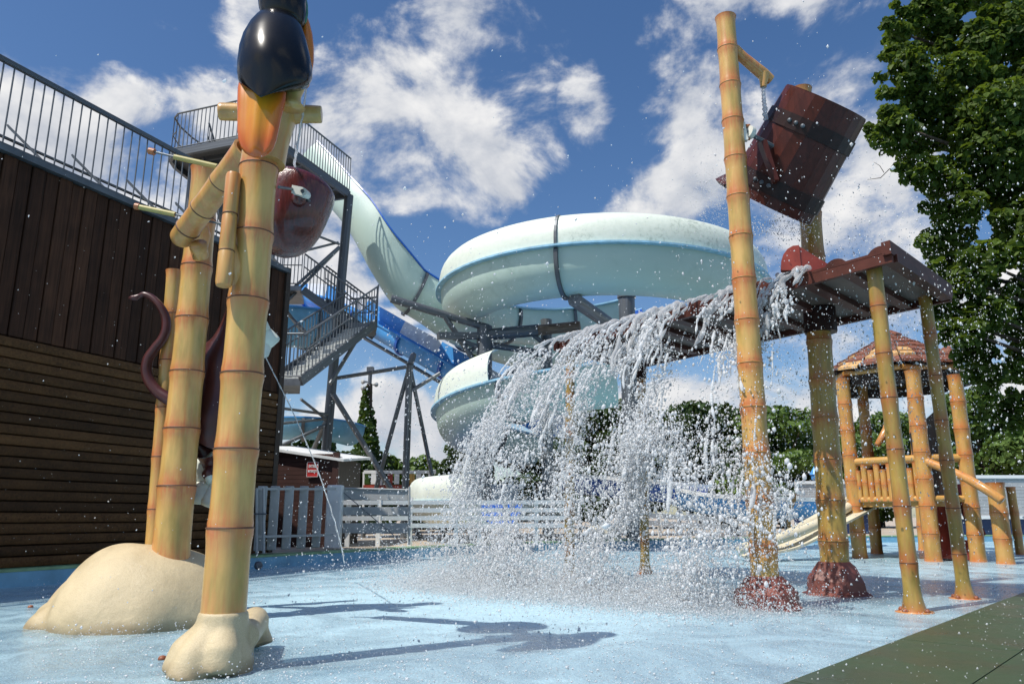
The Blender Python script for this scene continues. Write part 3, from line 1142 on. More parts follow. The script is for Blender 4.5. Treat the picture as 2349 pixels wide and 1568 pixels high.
def monkey():
    t = thing('monkey_figure', 'maroon brown monkey figure with curly tail clinging behind the bamboo', 'monkey', at(505, 1000, 6.15))
    Ym = 6.15
    # continuous body: pelvis, trunk, head, arms and legs grown as one skin
    J = {'pel': (500, 1000, .0, .17), 'belly': (505, 920, -.03, .19), 'chest': (515, 820, -.02, .17), 'neck': (535, 745, 0, .10), 'head': (550, 715, -.03, .125), 'crown': (552, 690, -.03, .10), 'muzzle': (572, 725, -.12, .07),
         'ls': (478, 805, .02, .08), 'le': (470, 890, .02, .062), 'lh': (492, 960, -.12, .05), 'rs': (555, 800, .02, .08), 're': (590, 800, .03, .06), 'rh': (598, 758, .0, .05),
         'lk': (462, 1010, -.18, .085), 'lf': (486, 1075, -.1, .06), 'lt': (472, 1092, -.22, .045), 'rk': (555, 1010, -.16, .085), 'rf': (545, 1085, -.05, .06), 'rt': (556, 1100, -.18, .045)}
    E = [('pel', 'belly'), ('belly', 'chest'), ('chest', 'neck'), ('neck', 'head'), ('head', 'crown'), ('head', 'muzzle'), ('chest', 'ls'), ('ls', 'le'), ('le', 'lh'), ('chest', 'rs'), ('rs', 're'), ('re', 'rh'),
         ('pel', 'lk'), ('lk', 'lf'), ('lf', 'lt'), ('pel', 'rk'), ('rk', 'rf'), ('rf', 'rt')]
    names = list(J)
    me = bpy.data.meshes.new('body')
    o0 = Vector(t.location)
    me.from_pydata([at(J[n][0], J[n][1], Ym + J[n][2]) - o0 for n in names], [(names.index(a), names.index(b)) for a, b in E], [])
    o = bpy.data.objects.new('body', me)
    COL.objects.link(o)
    sk = o.modifiers.new('skin', 'SKIN')
    for i, n in enumerate(names):
        me.skin_vertices[0].data[i].radius = (J[n][3], J[n][3])
        me.skin_vertices[0].data[i].use_root = (i == 0)
    sub = o.modifiers.new('sub', 'SUBSURF')
    sub.levels = sub.render_levels = 2
    dg = bpy.context.evaluated_depsgraph_get()
    m2 = bpy.data.meshes.new_from_object(o.evaluated_get(dg))
    m2.name = 'body'
    o.modifiers.clear()
    o.data = m2
    m2.materials.clear()
    finish(m2, 'monkey_brown', True)
    o.parent = t
    # curly tail
    ctl = [(296, 684, -.02, .010), (303, 683, -.02, .022), (312, 682, -.02, .024), (320, 678, -.02, .017), (332, 675, -.02, .024), (350, 684, -.02, .029), (368, 703, -.02, .033), (380, 728, 0, .036), (381, 755, 0, .038), (372, 778, 0, .038), (355, 800, 0, .040), (340, 823, 0, .042), (336, 850, 0, .044),
           (344, 876, 0, .045), (362, 898, 0, .047), (388, 916, 0, .050), (420, 936, .02, .055), (455, 960, .03, .06), (490, 985, .03, .07)]
    P = smooth_poly([Vector((x, y, d)) for x, y, d, r in ctl], 4)
    rr = np.interp(np.linspace(0, len(ctl) - 1, len(P)), range(len(ctl)), [c[3] for c in ctl])
    mb = MB()
    mb.tube([at(p.x, p.y, Ym + .05 + p.z) for p in P], [float(r) for r in rr], 16)
    obj('tail', mb, 'monkey_brown', t, True)
    # ear
    mb = MB()
    mb.tube([at(532, 708, Ym - .02), at(526, 708, Ym - .02)], [.05, .035], 12)
    obj('ear', mb, 'monkey_brown', t, True)


monkey()


def blossom(label, c, r, normal, seed):
    t = thing('white_blossom', label, 'flower', c, 'squirting blossoms on the monkey feature')
    rnd = random.Random(seed)
    q = Vector(normal).to_track_quat('Z', 'Y').to_matrix()
    for k in range(5):
        a = 2 * PI * k / 5 + rnd.random() * .3
        mb = MB()
        rows = []
        for i in range(8):
            s = i / 7
            w = r * .46 * math.sin(PI * (0.15 + s * .8)) ** .7 * (1 + .12 * math.sin(9 * s + seed))
            ro = r * (.12 + s * .88)
            z = .10 * r * math.sin(s * PI) + r * .25 * s * s
            row = []
            for j in range(7):
                y = (j / 6 - .5) * 2 * w
                row.append(Vector((ro, y, z - .16 * r * (2 * j / 6 - 1) ** 2 + .03 * r * math.sin(j * 2.3 + i))))
            rows.append(row)
        pr = MB()
        n = 7
        vs = [p for row in rows for p in row]
        vs2 = [p + Vector((0, 0, -.012)) for p in vs]
        pr.add(vs + vs2, [(i * n + j, i * n + j + 1, (i + 1) * n + j + 1, (i + 1) * n + j) for i in range(7) for j in range(6)] + [(56 + i * n + j, 56 + (i + 1) * n + j, 56 + (i + 1) * n + j + 1, 56 + i * n + j + 1) for i in range(7) for j in range(6)]
               + [(i * n, (i + 1) * n, 56 + (i + 1) * n, 56 + i * n) for i in range(7)] + [(i * n + 6, 56 + i * n + 6, 56 + (i + 1) * n + 6, (i + 1) * n + 6) for i in range(7)] + [(49 + j, 56 + 49 + j, 56 + 50 + j, 50 + j) for j in range(6)])
        rz = Matrix.Rotation(a, 3, 'Z')
        mb.add([Vector(c) + q @ (rz @ p) for p in pr.v], pr.f)
        obj('petal', mb, 'petal', t, True)
    pr = MB()
    pr.lathe([(r * .2, -.02), (r * .2, r * .1), (r * .1, r * .25), (.004, r * .28)], 14)
    mb = MB()
    mb.add([Vector(c) + q @ p for p in pr.v], pr.f)
    obj('nozzle', mb, 'petal', t, True)


blossom('white flower squirting a jet behind the right edge of the toucan post', at(590, 775, 5.95), .17, (.55, -.75, -.1), 3)
blossom('large white flower low down between the two thick bamboo posts', at(486, 1098, 6.0), .24, (-.2, -.9, .25), 8)


# ------------------------------------------------------------------ timber building on the left
def timber_building():
    A, B = pz(0, 1304, CURB_H), pz(612, 1267, CURB_H)
    u = (B - A).normalized()
    inn = Vector((-u.y, u.x, 0))
    Lw = (B - A).length
    ext = 5.0
    org = A - u * ext + inn * .03
    org.z = CURB_H

    def on_wall(x, y):
        d = ray(x, y)
        return CAM_H + d.z * (Vector((A.x, A.y, 0)).dot(inn) / d.dot(inn))
    zt = on_wall(0, 345)
    zm = on_wall(0, 766)
    q = Matrix((u, inn, Vector((0, 0, 1)))).transposed().to_quaternion()
    t = thing('timber_building', 'tall dark brown timber building with plank walls and a roof terrace', 'building', org, None, q)
    tot = Lw + ext
    H, HM = zt - CURB_H, zm - CURB_H
    mb = MB()
    mb.box((tot / 2 - .02, 2.6, H / 2 - .05), (tot - .06, 5.0, H - .1))
    obj('wall_core', mb, 'wood_dark', t, local=True)
    # upright boards, board on board
    w = .172
    nb = int(tot / w)
    w = tot / nb
    for i in range(nb):
        mb = MB()
        d = .035 if i % 2 else .02
        x0 = i * w + .004
        hh = H - HM - .02 + .006 * ((i * 7) % 3)
        mb.box((x0 + w / 2, .06 - d / 2 - .02, HM + .01 + hh / 2), (w - .012, .05 + d, hh))
        o = obj('upright_board', mb, 'board_upper', t, local=True)
        bv = o.modifiers.new('bevel', 'BEVEL')
        bv.width = .006
        bv.segments = 1
    # level half-round boards below
    bh = .118
    n = int((HM) / bh)
    bh = HM / n
    for j in range(n):
        mb = MB()
        prof = []
        for k in range(7):
            a = -PI / 2 + PI * k / 6
            prof.append((-.012 - .030 * math.cos(a) ** .6, (math.sin(a)) * (bh * .5 - .004)))
        prof = [(.05, -(bh * .5 - .004))] + prof + [(.05, bh * .5 - .004)]
        z = (j + .5) * bh
        mb.loft([[Vector((x, y, z + zz)) for y, zz in prof] for x in (.0, tot * .5, tot)])
        obj('level_board', mb, 'board_lower', t, True, True, 40)
    # corner post at the pool end, roof edge
    mb = MB()
    mb.box((tot + .05, .07, H / 2 + .05), (.11, .24, H + .1))
    obj('corner_post', mb, 'wood_dark', t, local=True)
    mb = MB()
    mb.box((tot / 2, .05, H + .035), (tot + .1, .26, .07))
    obj('roof_edge', mb, 'steel_dark', t, local=True)
    mb = MB()
    mb.box((tot / 2, 2.6, H - .03), (tot - .1, 4.8, .06))
    obj('roof_deck', mb, 'wood_dark', t, local=True)

    # end wall lower annex to the right of the corner
    def W(x, y, z):
        return org + u * x + inn * y + Vector((0, 0, z))
    r = thing('roof_railing', 'long grey steel railing along the edge of the timber roof', 'railing', W(0, 0, H + .07))
    hr = on_wall(0, 131) - (CURB_H + H)
    path = [W(0, -.02, H + .09), W(tot - .1, -.02, H + .09)]
    n = int(tot / .128)
    up = Vector((0, 0, 1))
    bar('handrail', path[0] + up * (hr - .09), path[1] + up * (hr - .09), .026, 'steel_dark', r, 'square', .03)
    bar('lower_rail', path[0], path[1], .02, 'steel_dark', r, 'square')
    bar('rear_rail', W(0, .42, H + .40), W(tot - .1, .42, H + .40), .02, 'steel', r)
    for i in range(n + 1):
        p = lerp(path[0], path[1], i / n)
        bar('baluster', p, p + up * (hr - .1), .0105, 'steel_dark', r, 'thin')
    for i in range(14):
        x = .3 + i * .86
        if x > tot:
            break
        bar('strut', W(x + .34, .02, H + .06), W(x, .42, H + .56), .045, 'steel', r, 'square', .012)


timber_building()


# ------------------------------------------------------------------ steel stair tower
UP = Vector((0, 0, 1))


def flight(t, a, b, width_vec, steps, rise_mat='tread', str_mat='steel_dark', rails=(0, 1), rail_h=.98):
    """stairs from a (top) down to b (bottom); width_vec points across"""
    a, b, w = Vector(a), Vector(b), Vector(width_vec)
    run = Vector((b.x - a.x, b.y - a.y, 0))
    d = run / steps
    drop = (a.z - b.z) / steps
    across = w.normalized()
    dn = d.normalized()
    rot = Matrix((dn, across, UP)).transposed()
    for i in range(steps):
        c = a + d * (i + .5) - UP * (drop * (i + 1)) + w / 2
        mb = MB()
        mb.box(c - UP * .02, (d.length * .98, w.length - .05, .04), rot)
        mb.box(c + dn * (-d.length * .48) + UP * (drop * .36), (.015, w.length - .05, drop * .70), rot)
        obj('step', mb, rise_mat, t)
    for s in (0, 1):
        bar('stringer', a + w * s - UP * .06, b + w * s - UP * .06, .035, str_mat, t, 'square', .11)
    for s in rails:
        n = steps * 2
        p, q = a + w * s, b + w * s
        bar('handrail', p + UP * rail_h, q + UP * rail_h, .026, 'steel', t)
        bar('middle_rail', p + UP * rail_h * .62, q + UP * rail_h * .62, .018, 'steel', t)
        for k in range(n + 1):
            r = lerp(p, q, k / n)
            bar('baluster', r, r + UP * rail_h, .013, 'steel', t, 'thin')


def slab(t, name, pts, th, material):
    mb = MB()
    mb.prism([Vector(p) - UP * th for p in pts], UP * th)
    return obj(name, mb, material, t)


def stair_tower():
    ZP = CAM_H + 9.5
    N, Lc, Rc = pz(612, 303, ZP), pz(400, 345, ZP), pz(801, 440, ZP)
    F = Lc + Rc - N
    t = thing('stair_tower', 'grey galvanised steel stair tower with railed top platform behind the toucan', 'stair tower', Vector((N.x, N.y, CURB_H)))
    # platform with a rounded left end
    mid = (Lc + F) / 2
    e = (Lc - N).normalized()
    arc = [lerp(Lc, F, .08), ] 
    outer = []
    c = (Lc + F) / 2
    rad = (F - Lc).length / 2
    fdir = (F - Lc).normalized()
    outer = [c - fdir * rad * math.cos(PI * k / 8) + e * rad * .35 * math.sin(PI * k / 8) for k in range(9)]
    deck = [N, Rc] + list(reversed(outer))
    slab(t, 'platform_deck', deck, .05, 'grating')
    ring = [Rc, N] + outer
    for a, b in zip(ring, ring[1:]):
        bar('edge_beam', a - UP * .1, b - UP * .1, .05, 'steel_dark', t, 'square', .10)
    bar('edge_beam', F - UP * .1, Rc - UP * .1, .05, 'steel_dark', t, 'square', .10)
    for k in range(1, 7):
        bar('deck_joist', lerp(N, Rc, k / 7) - UP * .1, lerp(Lc, F, k / 7) - UP * .1, .035, 'steel_dark', t, 'square', .05)
    railing(t, [Rc, N], 1.08, 30, .014, .026)
    railing(t, [N, Lc], 1.08, 22, .014, .026, mids=())
    railing(t, outer, 1.08, 18, .014, .026, mids=(.55,))
    # columns
    gz = CURB_H - .1
    col_r = at(757, 880, Rc.y)
    for p, q in ((Rc, Rc + (at(747, 1040, Rc.y) - Rc) * ((Rc.z - gz) / (Rc.z - at(747, 1040, Rc.y).z))), (lerp(N, Rc, .12), lerp(N, Rc, .12)), (lerp(Lc, F, .2), lerp(Lc, F, .2)), (F, F)):
        bar('column', Vector((q.x, q.y, gz)), Vector((p.x, p.y, ZP - .12)), .135, 'steel_dark', t)
    # landings and flights
    l2 = [at(800, 741, 20.6), at(866, 741, 20.4), at(862, 738, 21.6), at(800, 738, 21.8)]
    z2 = l2[0].z
    for p in l2:
        p.z = z2
    slab(t, 'landing', l2, .14, 'steel')
    railing(t, [l2[0] + (l2[1] - l2[0]) * .98, l2[2], l2[3]], 1.05, 16, .013, .026, mids=(.6,))
    l1 = [at(560, 612, 20.2), at(690, 655, 20.2), at(700, 655, 21.6), at(570, 610, 21.6)]
    z1 = l1[1].z
    for p in l1:
        p.z = z1
    slab(t, 'landing', l1, .14, 'steel')
    railing(t, [l1[0], l1[1]], 1.05, 16, .013, .026, mids=(.6,))
    flight(t, Vector((l1[1].x, l1[1].y + .2, z1)), Vector((l2[0].x + .12, l2[0].y + .35, z2)), Vector((.35, 1.05, 0)), 8, 'steel_dark', 'steel_dark', (0, 1), 1.0)
    l0 = [at(560, 868, 17.0), at(690, 868, 17.0), at(690, 868, 18.2), at(580, 868, 18.2)]
    z0 = at(690, 868, 17.0).z
    for p in l0:
        p.z = z0
    slab(t, 'landing', l0, .16, 'steel')
    railing(t, [l0[0], l0[1]], 1.05, 13, .013, .026, mids=())
    flight(t, Vector((l2[1].x - .05, l2[1].y, z2)), Vector((l0[1].x, l0[1].y, z0)), Vector((-.95, .55, 0)), 12, 'tread', 'steel_dark', (0, 1), 1.0)
    # upper flight to the platform, mostly behind the posts
    flight(t, Vector((lerp(Lc, N, .25).x, lerp(Lc, N, .25).y + .6, ZP)), Vector((l1[0].x, l1[0].y + .3, z1)), Vector((-.3, 1.0, 0)), 16, 'steel_dark', 'steel_dark', (0,), 1.0)
    # cross bracing between the columns
    Y = Rc.y - .15
    for x0, y0, x1, y1, r in ((778, 566, 640, 690, .045), (778, 560, 700, 530, .035), (776, 556, 660, 585, .035), (777, 570, 620, 730, .045), (752, 950, 640, 935, .04), (748, 960, 605, 975, .04),
                              (745, 975, 605, 1040, .05), (747, 960, 690, 915, .04), (700, 770, 640, 690, .05), (830, 760, 757, 880, .055), (690, 660, 640, 700, .045), (640, 700, 700, 760, .045)):
        bar('brace', at(x0, y0, Y), at(x1, y1, Y - .9), r, 'steel', t)
    for x0, y0, x1, y1 in ((748, 965, 715, 1040),):
        bar('raking_leg', at(x0, y0, Y + .4), at(x1, y1, Y + 1.0), .07, 'steel', t)
    # rear left leg post of the landing
    for x in (628, 640):
        a = at(x, 860, 19.5)
        bar('landing_post', Vector((a.x, a.y, gz)), a, .16, 'steel_dark', t, 'square')


stair_tower()


# ------------------------------------------------------------------ flumes
def sweep(path, prof, side=1.0, closed=False, bank=None):
    """rings of a profile (across, up) along a 3D path; across is level and square to the travel"""
    rings = []
    for i, p in enumerate(path):
        tn = path[min(i + 1, len(path) - 1)] - path[max(i - 1, 0)]
        h = Vector((tn.x, tn.y, 0))
        s = Vector((h.y, -h.x, 0)).normalized() * side
        tn.normalize()
        n = s.cross(tn)
        if n.z < 0:
            n = -n
        if bank:
            a = bank
            s, n = s * math.cos(a) + n * math.sin(a), n * math.cos(a) - s * math.sin(a)
        rings.append([p + s * a_ + n * v for a_, v in prof])
    return rings


def trough_prof(r, depth, a0=-90, a1=90, n=18):
    """half-pipe: bottom at 0, rims at +depth"""
    out = []
    for k in range(n + 1):
        a = R(a0 + (a1 - a0) * k / n)
        out.append((r * math.sin(a), depth * (1 - math.cos(a) ** .85 if abs(math.cos(a)) > 1e-6 else depth / depth)))
    return out


def shell(prof, th):
    """thin closed outline from an open profile"""
    n = len(prof)
    off = []
    for i in range(n):
        a, b = prof[max(i - 1, 0)], prof[min(i + 1, n - 1)]
        dx, dy = b[0] - a[0], b[1] - a[1]
        L = math.hypot(dx, dy) or 1
        off.append((prof[i][0] - dy / L * th, prof[i][1] + dx / L * th))
    return prof + off[::-1]


def flume(t, path, r=.72, depth=1.1, outer='mint', inner='blue', rim='blue', side=1.0, joints=(), rimw=.16, ring_mat='steel_dark', shield=None, shield_mat='shield_white', rimh=.045, shield_h=.85, bank=None):
    tp = trough_prof(r, depth)
    mb = MB()
    mb.loft(sweep(path, shell(tp, .02), side, False, bank))
    obj('trough', mb, outer, t, True, angle=50)
    mb = MB()
    ip = [(a * .955, v * .96 + .035) for a, v in tp]
    mb.loft(sweep(path, shell(ip, .012), side, False, bank))
    obj('lining', mb, inner, t, True, angle=50)
    for s in (-1, 1):
        mb = MB()
        c = s * r
        mb.loft(sweep(path, [(c - .03 * s, depth - rimh * .2), (c + rimw * s, depth - rimh * .2), (c + rimw * s, depth + rimh * .8), (c - .03 * s, depth + rimh * .8)], side, False, bank))
        obj('rim', mb, rim, t)
    if shield:
        i0, i1 = shield
        sp = []
        for k in range(9):
            s = k / 8
            sp.append((r + .05 - .5 * shield_h * s ** 2.0 + .04 * math.sin(PI * s), depth + .03 + shield_h * math.sin(s * PI / 2 * .98)))
        mb = MB()
        mb.loft(sweep(path[i0:i1], shell(sp, .02), side, False, bank))
        obj('outer_shield', mb, shield_mat, t, True, angle=50)
    for j in joints:
        j = max(1, min(len(path) - 2, j))
        p = path[j]
        tn = (path[j + 1] - path[j - 1]).normalized()
        for nm, dd in (('joint_ring', 0),):
            pp = [p - tn * .045, p + tn * .045]
            rp = trough_prof(r + .085, depth + .05, -88, 88)
            rp = [(a, v - .07) for a, v in rp]
            qp = trough_prof(r + .012, depth, -90, 90)
            mb = MB()
            mb.loft(sweep(pp, rp + [(a, v) for a, v in reversed(qp)], side, False, bank))
            o = obj(nm, mb, ring_mat, t, True, angle=40)
        if shield and shield[0] <= j < shield[1]:
            mb = MB()
            sp2 = [(a + .045, v + .01) for a, v in sp]
            mb.loft(sweep([p - tn * .03, p + tn * .03], shell(sp2, .08), side, False, bank))
            obj('shield_flange', mb, 'steel_dark', t)


def dense(pts, k=8):
    return smooth_poly([Vector(p) for p in pts], k)


def arc(c, r, a0, a1, z0, z1, n=48, ease=None):
    out = []
    for i in range(n + 1):
        s = i / n
        a = R(a0 + (a1 - a0) * s)
        z = z0 + (z1 - z0) * (s if ease is None else ease(s))
        out.append(Vector((c[0] + r * math.cos(a), c[1] + r * math.sin(a), z)))
    return out


CX, CY = 2.5, 20.7
# entry flume from the platform
t = thing('entry_flume', 'pale mint open flume dropping from the top platform in an S curve', 'water slide', at(900, 700, 21))
pth = dense([at(690, 400, 24.0), at(752, 470, 23.2), at(800, 530, 22.6), at(850, 618, 22.2), at(905, 685, 22.2), at(975, 728, 22.6), at(1050, 775, 23.3), at(1130, 812, 24.4), at(1220, 838, 25.8), at(1330, 850, 27.5)], 8)
flume(t, pth, .72, 1.05, 'mint', 'blue', 'blue', 1.0, (36, 52), rimw=.05, bank=R(28))
# upper turn
t = thing('upper_slide_turn', 'big pale mint slide turn with white outer shield high in the middle', 'water slide', (CX, CY, 4.2))
Zr = 6.78
r0 = 4.5 - .74
pA = arc((CX, CY), r0, 62, 176, Zr - .97 + .85, Zr - .97 + .05, 26, lambda s: s ** .8)
pB = arc((CX, CY), r0, 176, 340, Zr - .97 + .05, Zr - .97 - .06, 44)
P1 = pA + pB[1:]
flume(t, P1, .74, .97, 'mint', 'blue', 'rim_blue', 1.0, (8, 17, 46), rimw=.15, shield=(18, len(P1)))
# second turn, lower
t = thing('lower_slide_turn', 'pale mint slide turn low in the middle, its shield ending short', 'water slide', (CX, CY, 1.4))
P2 = arc((CX, CY), r0 + .1, 120, 180, 2.3, 2.58, 18) + arc((CX, CY), r0 + .1, 180, 268, 2.58, 3.15, 30)[1:]
flume(t, P2, .70, .86, 'mint', 'blue_mid', 'rim_blue', 1.0, (9, 36), rimw=.15, shield=(8, 36))
t2 = t
# run-out at the bottom
t = thing('slide_run_out', 'low white slide run-out with deep blue inside behind the white fence', 'water slide', (CX - .5, CY, CURB_H))
P3 = arc((CX - .2, CY - 1.0), 4.1, 95, 232, .62, .52, 40)
flume(t, P3, .74, .55, 'flume_white', 'blue', 'rim_blue', 1.0, (), rimw=.09, shield=(6, 40), shield_mat='flume_white', shield_h=.55)

# straight blue slide with a white and blue edge
t = thing('blue_slide', 'straight bright blue slide with white and blue edge running down behind the tower', 'water slide', at(900, 800, 25))
pb = dense([at(560, 745, 30.5), at(600, 722, 29.6), at(650, 706, 28.6), at(700, 704, 27.6), at(745, 717, 26.8), at(800, 741, 26.2), at(900, 800, 25.2), at(1000, 858, 24.4), at(1080, 905, 23.8), at(1180, 965, 23.2), at(1260, 1010, 22.8)], 6)
flume(t, pb, .40, .52, 'blue_mid', 'blue_mid', 'blue_mid', 1.0, (19, 31, 37, 43, 49), rimw=.05, ring_mat='blue')
for k in range(10, len(pb) - 4, 5):
    mb = MB()
    mb.loft(sweep(pb[k:k + 6], [(-.46, .50), (-.43, .50), (-.43, 1.0), (-.46, 1.0)], 1.0))
    obj('edge_panel', mb, 'white' if (k // 5) % 2 else 'blue_mid', t)
for k in (20, 28, 36, 44):
    p = pb[k]
    bar('under_beam', pb[k] - UP * .18, pb[k + 8 if k + 8 < len(pb) else -1] - UP * .18, .06, 'steel_dark', t)

# pale blue turns behind the tower
CB = at(640, 700, 27.0)
t = thing('pale_blue_slide_turn', 'pale blue slide turn seen through the stair tower railings', 'water slide', (CB.x, CB.y, CURB_H))
zz = at(700, 828, 25).z
flume(t, arc((at(640, 0, 27).x, 27.5), 2.6, 175, 380, zz - .2, zz + 1.0, 40), .75, 1.25, 'blue_light', 'blue_mid', 'blue_mid', 1.0, (14, 30))
t = thing('pale_blue_flume', 'short pale blue flume section above the brown shed roof', 'water slide', at(690, 1000, 22))
z5 = at(690, 1005, 22).z
pp = dense([Vector((at(540, 1000, 22).x, 23.4, z5)), Vector((at(620, 1000, 22).x, 22.5, z5)), Vector((at(690, 1000, 22).x, 22.3, z5)), Vector((at(745, 1000, 22).x, 22.8, z5 - .02)), Vector((at(772, 1000, 22).x, 23.8, z5 - .05))], 7)
flume(t, pp, .5, .58, 'blue_light', 'blue_mid', 'blue_mid', 1.0, (14,), rimw=.04)

# ------------------------------------------------------------------ supports of the slides
s = thing('slide_support', 'grey steel column and arms carrying the upper slide turn', 'support', at(1112, 1180, 19.5))
Ys = 19.2
g0 = at(1112, 760, Ys)
bar('column', Vector((g0.x, g0.y, CURB_H - .05)), at(1112, 748, Ys), .2, 'steel_dark', s)
bar('arm', at(897, 685, 18.4), at(1120, 752, Ys), .10, 'steel_dark', s)
bar('arm', at(1005, 770, 18.6), at(1112, 770, Ys), .085, 'steel_dark', s, 'square')
bar('arm', at(1112, 768, Ys), at(1235, 757, Ys - .2), .155, 'steel_dark', s)
bar('arm', at(1235, 757, Ys - .2), at(1330, 748, Ys - .5), .135, 'steel_rust', s)
bar('brace', at(1018, 722, 18.8), at(1095, 838, Ys), .07, 'steel_dark', s)
bar('brace', at(1128, 792, Ys), at(1240, 808, Ys), .08, 'steel_dark', s)
bar('brace', at(1235, 812, Ys), at(1160, 862, Ys - .3), .07, 'steel_dark', s)
bar('gusset', at(1040, 775, 18.9), at(1112, 800, Ys), .05, 'steel_dark', s, 'square')
s = thing('slide_support', 'grey steel column with cap plate behind the waterfall crest', 'support', at(1437, 1180, 20.2))
g0 = at(1437, 690, 20.2)
bar('column', Vector((g0.x, g0.y, CURB_H - .05)), at(1437, 684, 20.2), .225, 'steel', s)
bar('cap_plate', at(1437, 684, 20.2), at(1437, 678, 20.2), .26, 'steel', s)
bar('arm', at(1318, 688, 17.0), at(1437, 770, 20.0), .17, 'steel', s)
s = thing('slide_support', 'slim grey steel column standing left of the waterfall crest', 'support', at(1253, 1180, 19.4))
g0 = at(1253, 733, 19.6)
bar('column', Vector((g0.x, g0.y, CURB_H - .05)), g0, .15, 'steel', s)
bar('brace', at(1210, 757, 19.0), at(1250, 790, 19.4), .06, 'steel_dark', s)

s = thing('trestle', 'three-legged grey steel trestle under the straight blue slide', 'support', at(938, 1150, 21.5))
Yt = 21.5
top = at(940, 838, Yt)
for x, y, dy, r in ((930, 1110, 0, .10), (868, 1100, .5, .065), (987, 1070, .6, .06), (890, 1110, -.8, .075)):
    p = at(x, y, Yt + dy)
    e = top if x != 890 else at(765, 905, Yt - .6)
    p = e + (p - e) * ((e.z - CURB_H + .05) / (e.z - p.z))
    bar('leg', p, e, r, 'steel', s)
bar('tie_beam', at(765, 868, Yt), at(940, 840, Yt), .055, 'steel', s)
bar('brace', at(945, 895, Yt), at(1010, 855, Yt), .055, 'steel', s)
bar('saddle', at(940, 838, Yt), at(948, 815, Yt + 1.5), .10, 'steel_dark', s)


# ------------------------------------------------------------------ shed, fence and gate
def shed():
    Ysd = 15.2
    t = thing('brown_shed', 'brown board shed with pale roof behind the white picket fence', 'shed', at(690, 1240, Ysd))
    xl, xr = at(598, 1100, Ysd).x, at(770, 1100, Ysd).x
    z1 = at(640, 1040, Ysd).z
    z0 = CURB_H - .05
    mb = MB()
    mb.box(((xl + xr) / 2, Ysd + 1.3, (z0 + z1) / 2), (xr - xl - .04, 2.5, z1 - z0 - .04))
    obj('wall_core', mb, 'wood_dark', t)
    n = 22
    bh = (z1 - z0) / n
    for j in range(n):
        mb = MB()
        z = z0 + (j + .5) * bh
        mb.box(((xl + xr) / 2 - .01, Ysd + .03 - .002 * (j % 3), z), (xr - xl - .10, .06, bh * .955))
        obj('board', mb, 'shed_brown', t)
    for x in (xl, xr):
        mb = MB()
        mb.box((x - .01, Ysd + .02, (z0 + z1) / 2), (.12, .12, z1 - z0 + .05))
        obj('corner_trim', mb, 'shed_brown', t)
    a, b = at(590, 1022, Ysd - .1), at(788, 1052, Ysd - .1)
    mb = MB()
    dpt = Vector((0, 2.9, .25))
    mb.add([a, b, b + dpt, a + dpt, a - UP * .05, b - UP * .05, b + dpt - UP * .05, a + dpt - UP * .05], [(0, 1, 2, 3), (7, 6, 5, 4), (0, 4, 5, 1), (1, 5, 6, 2), (2, 6, 7, 3), (3, 7, 4, 0)])
    obj('roof', mb, 'white', t)
    mb = MB()
    mb.prism([at(598, 1044, Ysd), at(770, 1062, Ysd), at(770, 1050, Ysd), at(598, 1026, Ysd)], (0, .05, 0))
    obj('gable_board', mb, 'shed_brown', t)
    # warning sign
    sgn = thing('warning_sign', 'red no-entry sign with white lettering on the brown shed', 'sign', at(717, 1076, Ysd - .03))
    w, h = 26 * ppm(Ysd), 34 * ppm(Ysd)
    o = origin(sgn)
    mb = MB()
    mb.box(o + Vector((0, -.005, 0)), (w, .01, h))
    obj('plate', mb, 'sign_red', sgn)
    for sx in (-1, 1):
        mb = MB()
        mb.box(o + Vector((sx * (w / 2 - .006), -.012, 0)), (.008, .006, h - .012))
        obj('border', mb, 'white', sgn)
    for sz in (-1, 1):
        mb = MB()
        mb.box(o + Vector((0, -.0125, sz * (h / 2 - .006))), (w - .004, .006, .008))
        obj('border', mb, 'white', sgn)
    for txt, dz in (('ENTRÉE', .035), ('INTERDITE', -.055)):
        cu = bpy.data.curves.new('lettering', 'FONT')
        cu.body = txt
        cu.align_x = 'CENTER'
        cu.size = .062 if txt == 'ENTRÉE' else .050
        cu.extrude = .002
        cu.offset = .0016
        cu.materials.append(MATS['white'])
        tmp = bpy.data.objects.new('lettering', cu)
        COL.objects.link(tmp)
        dg = bpy.context.evaluated_depsgraph_get()
        me = bpy.data.meshes.new_from_object(tmp.evaluated_get(dg))
        bpy.data.objects.remove(tmp)
        ob = bpy.data.objects.new('lettering', me)
        COL.objects.link(ob)
        ob.parent = sgn
        ob.location = (0, -.014, dz)
        ob.rotation_euler = (PI / 2, 0, 0)
        ob.scale = (.72, 1.3, 1)


shed()


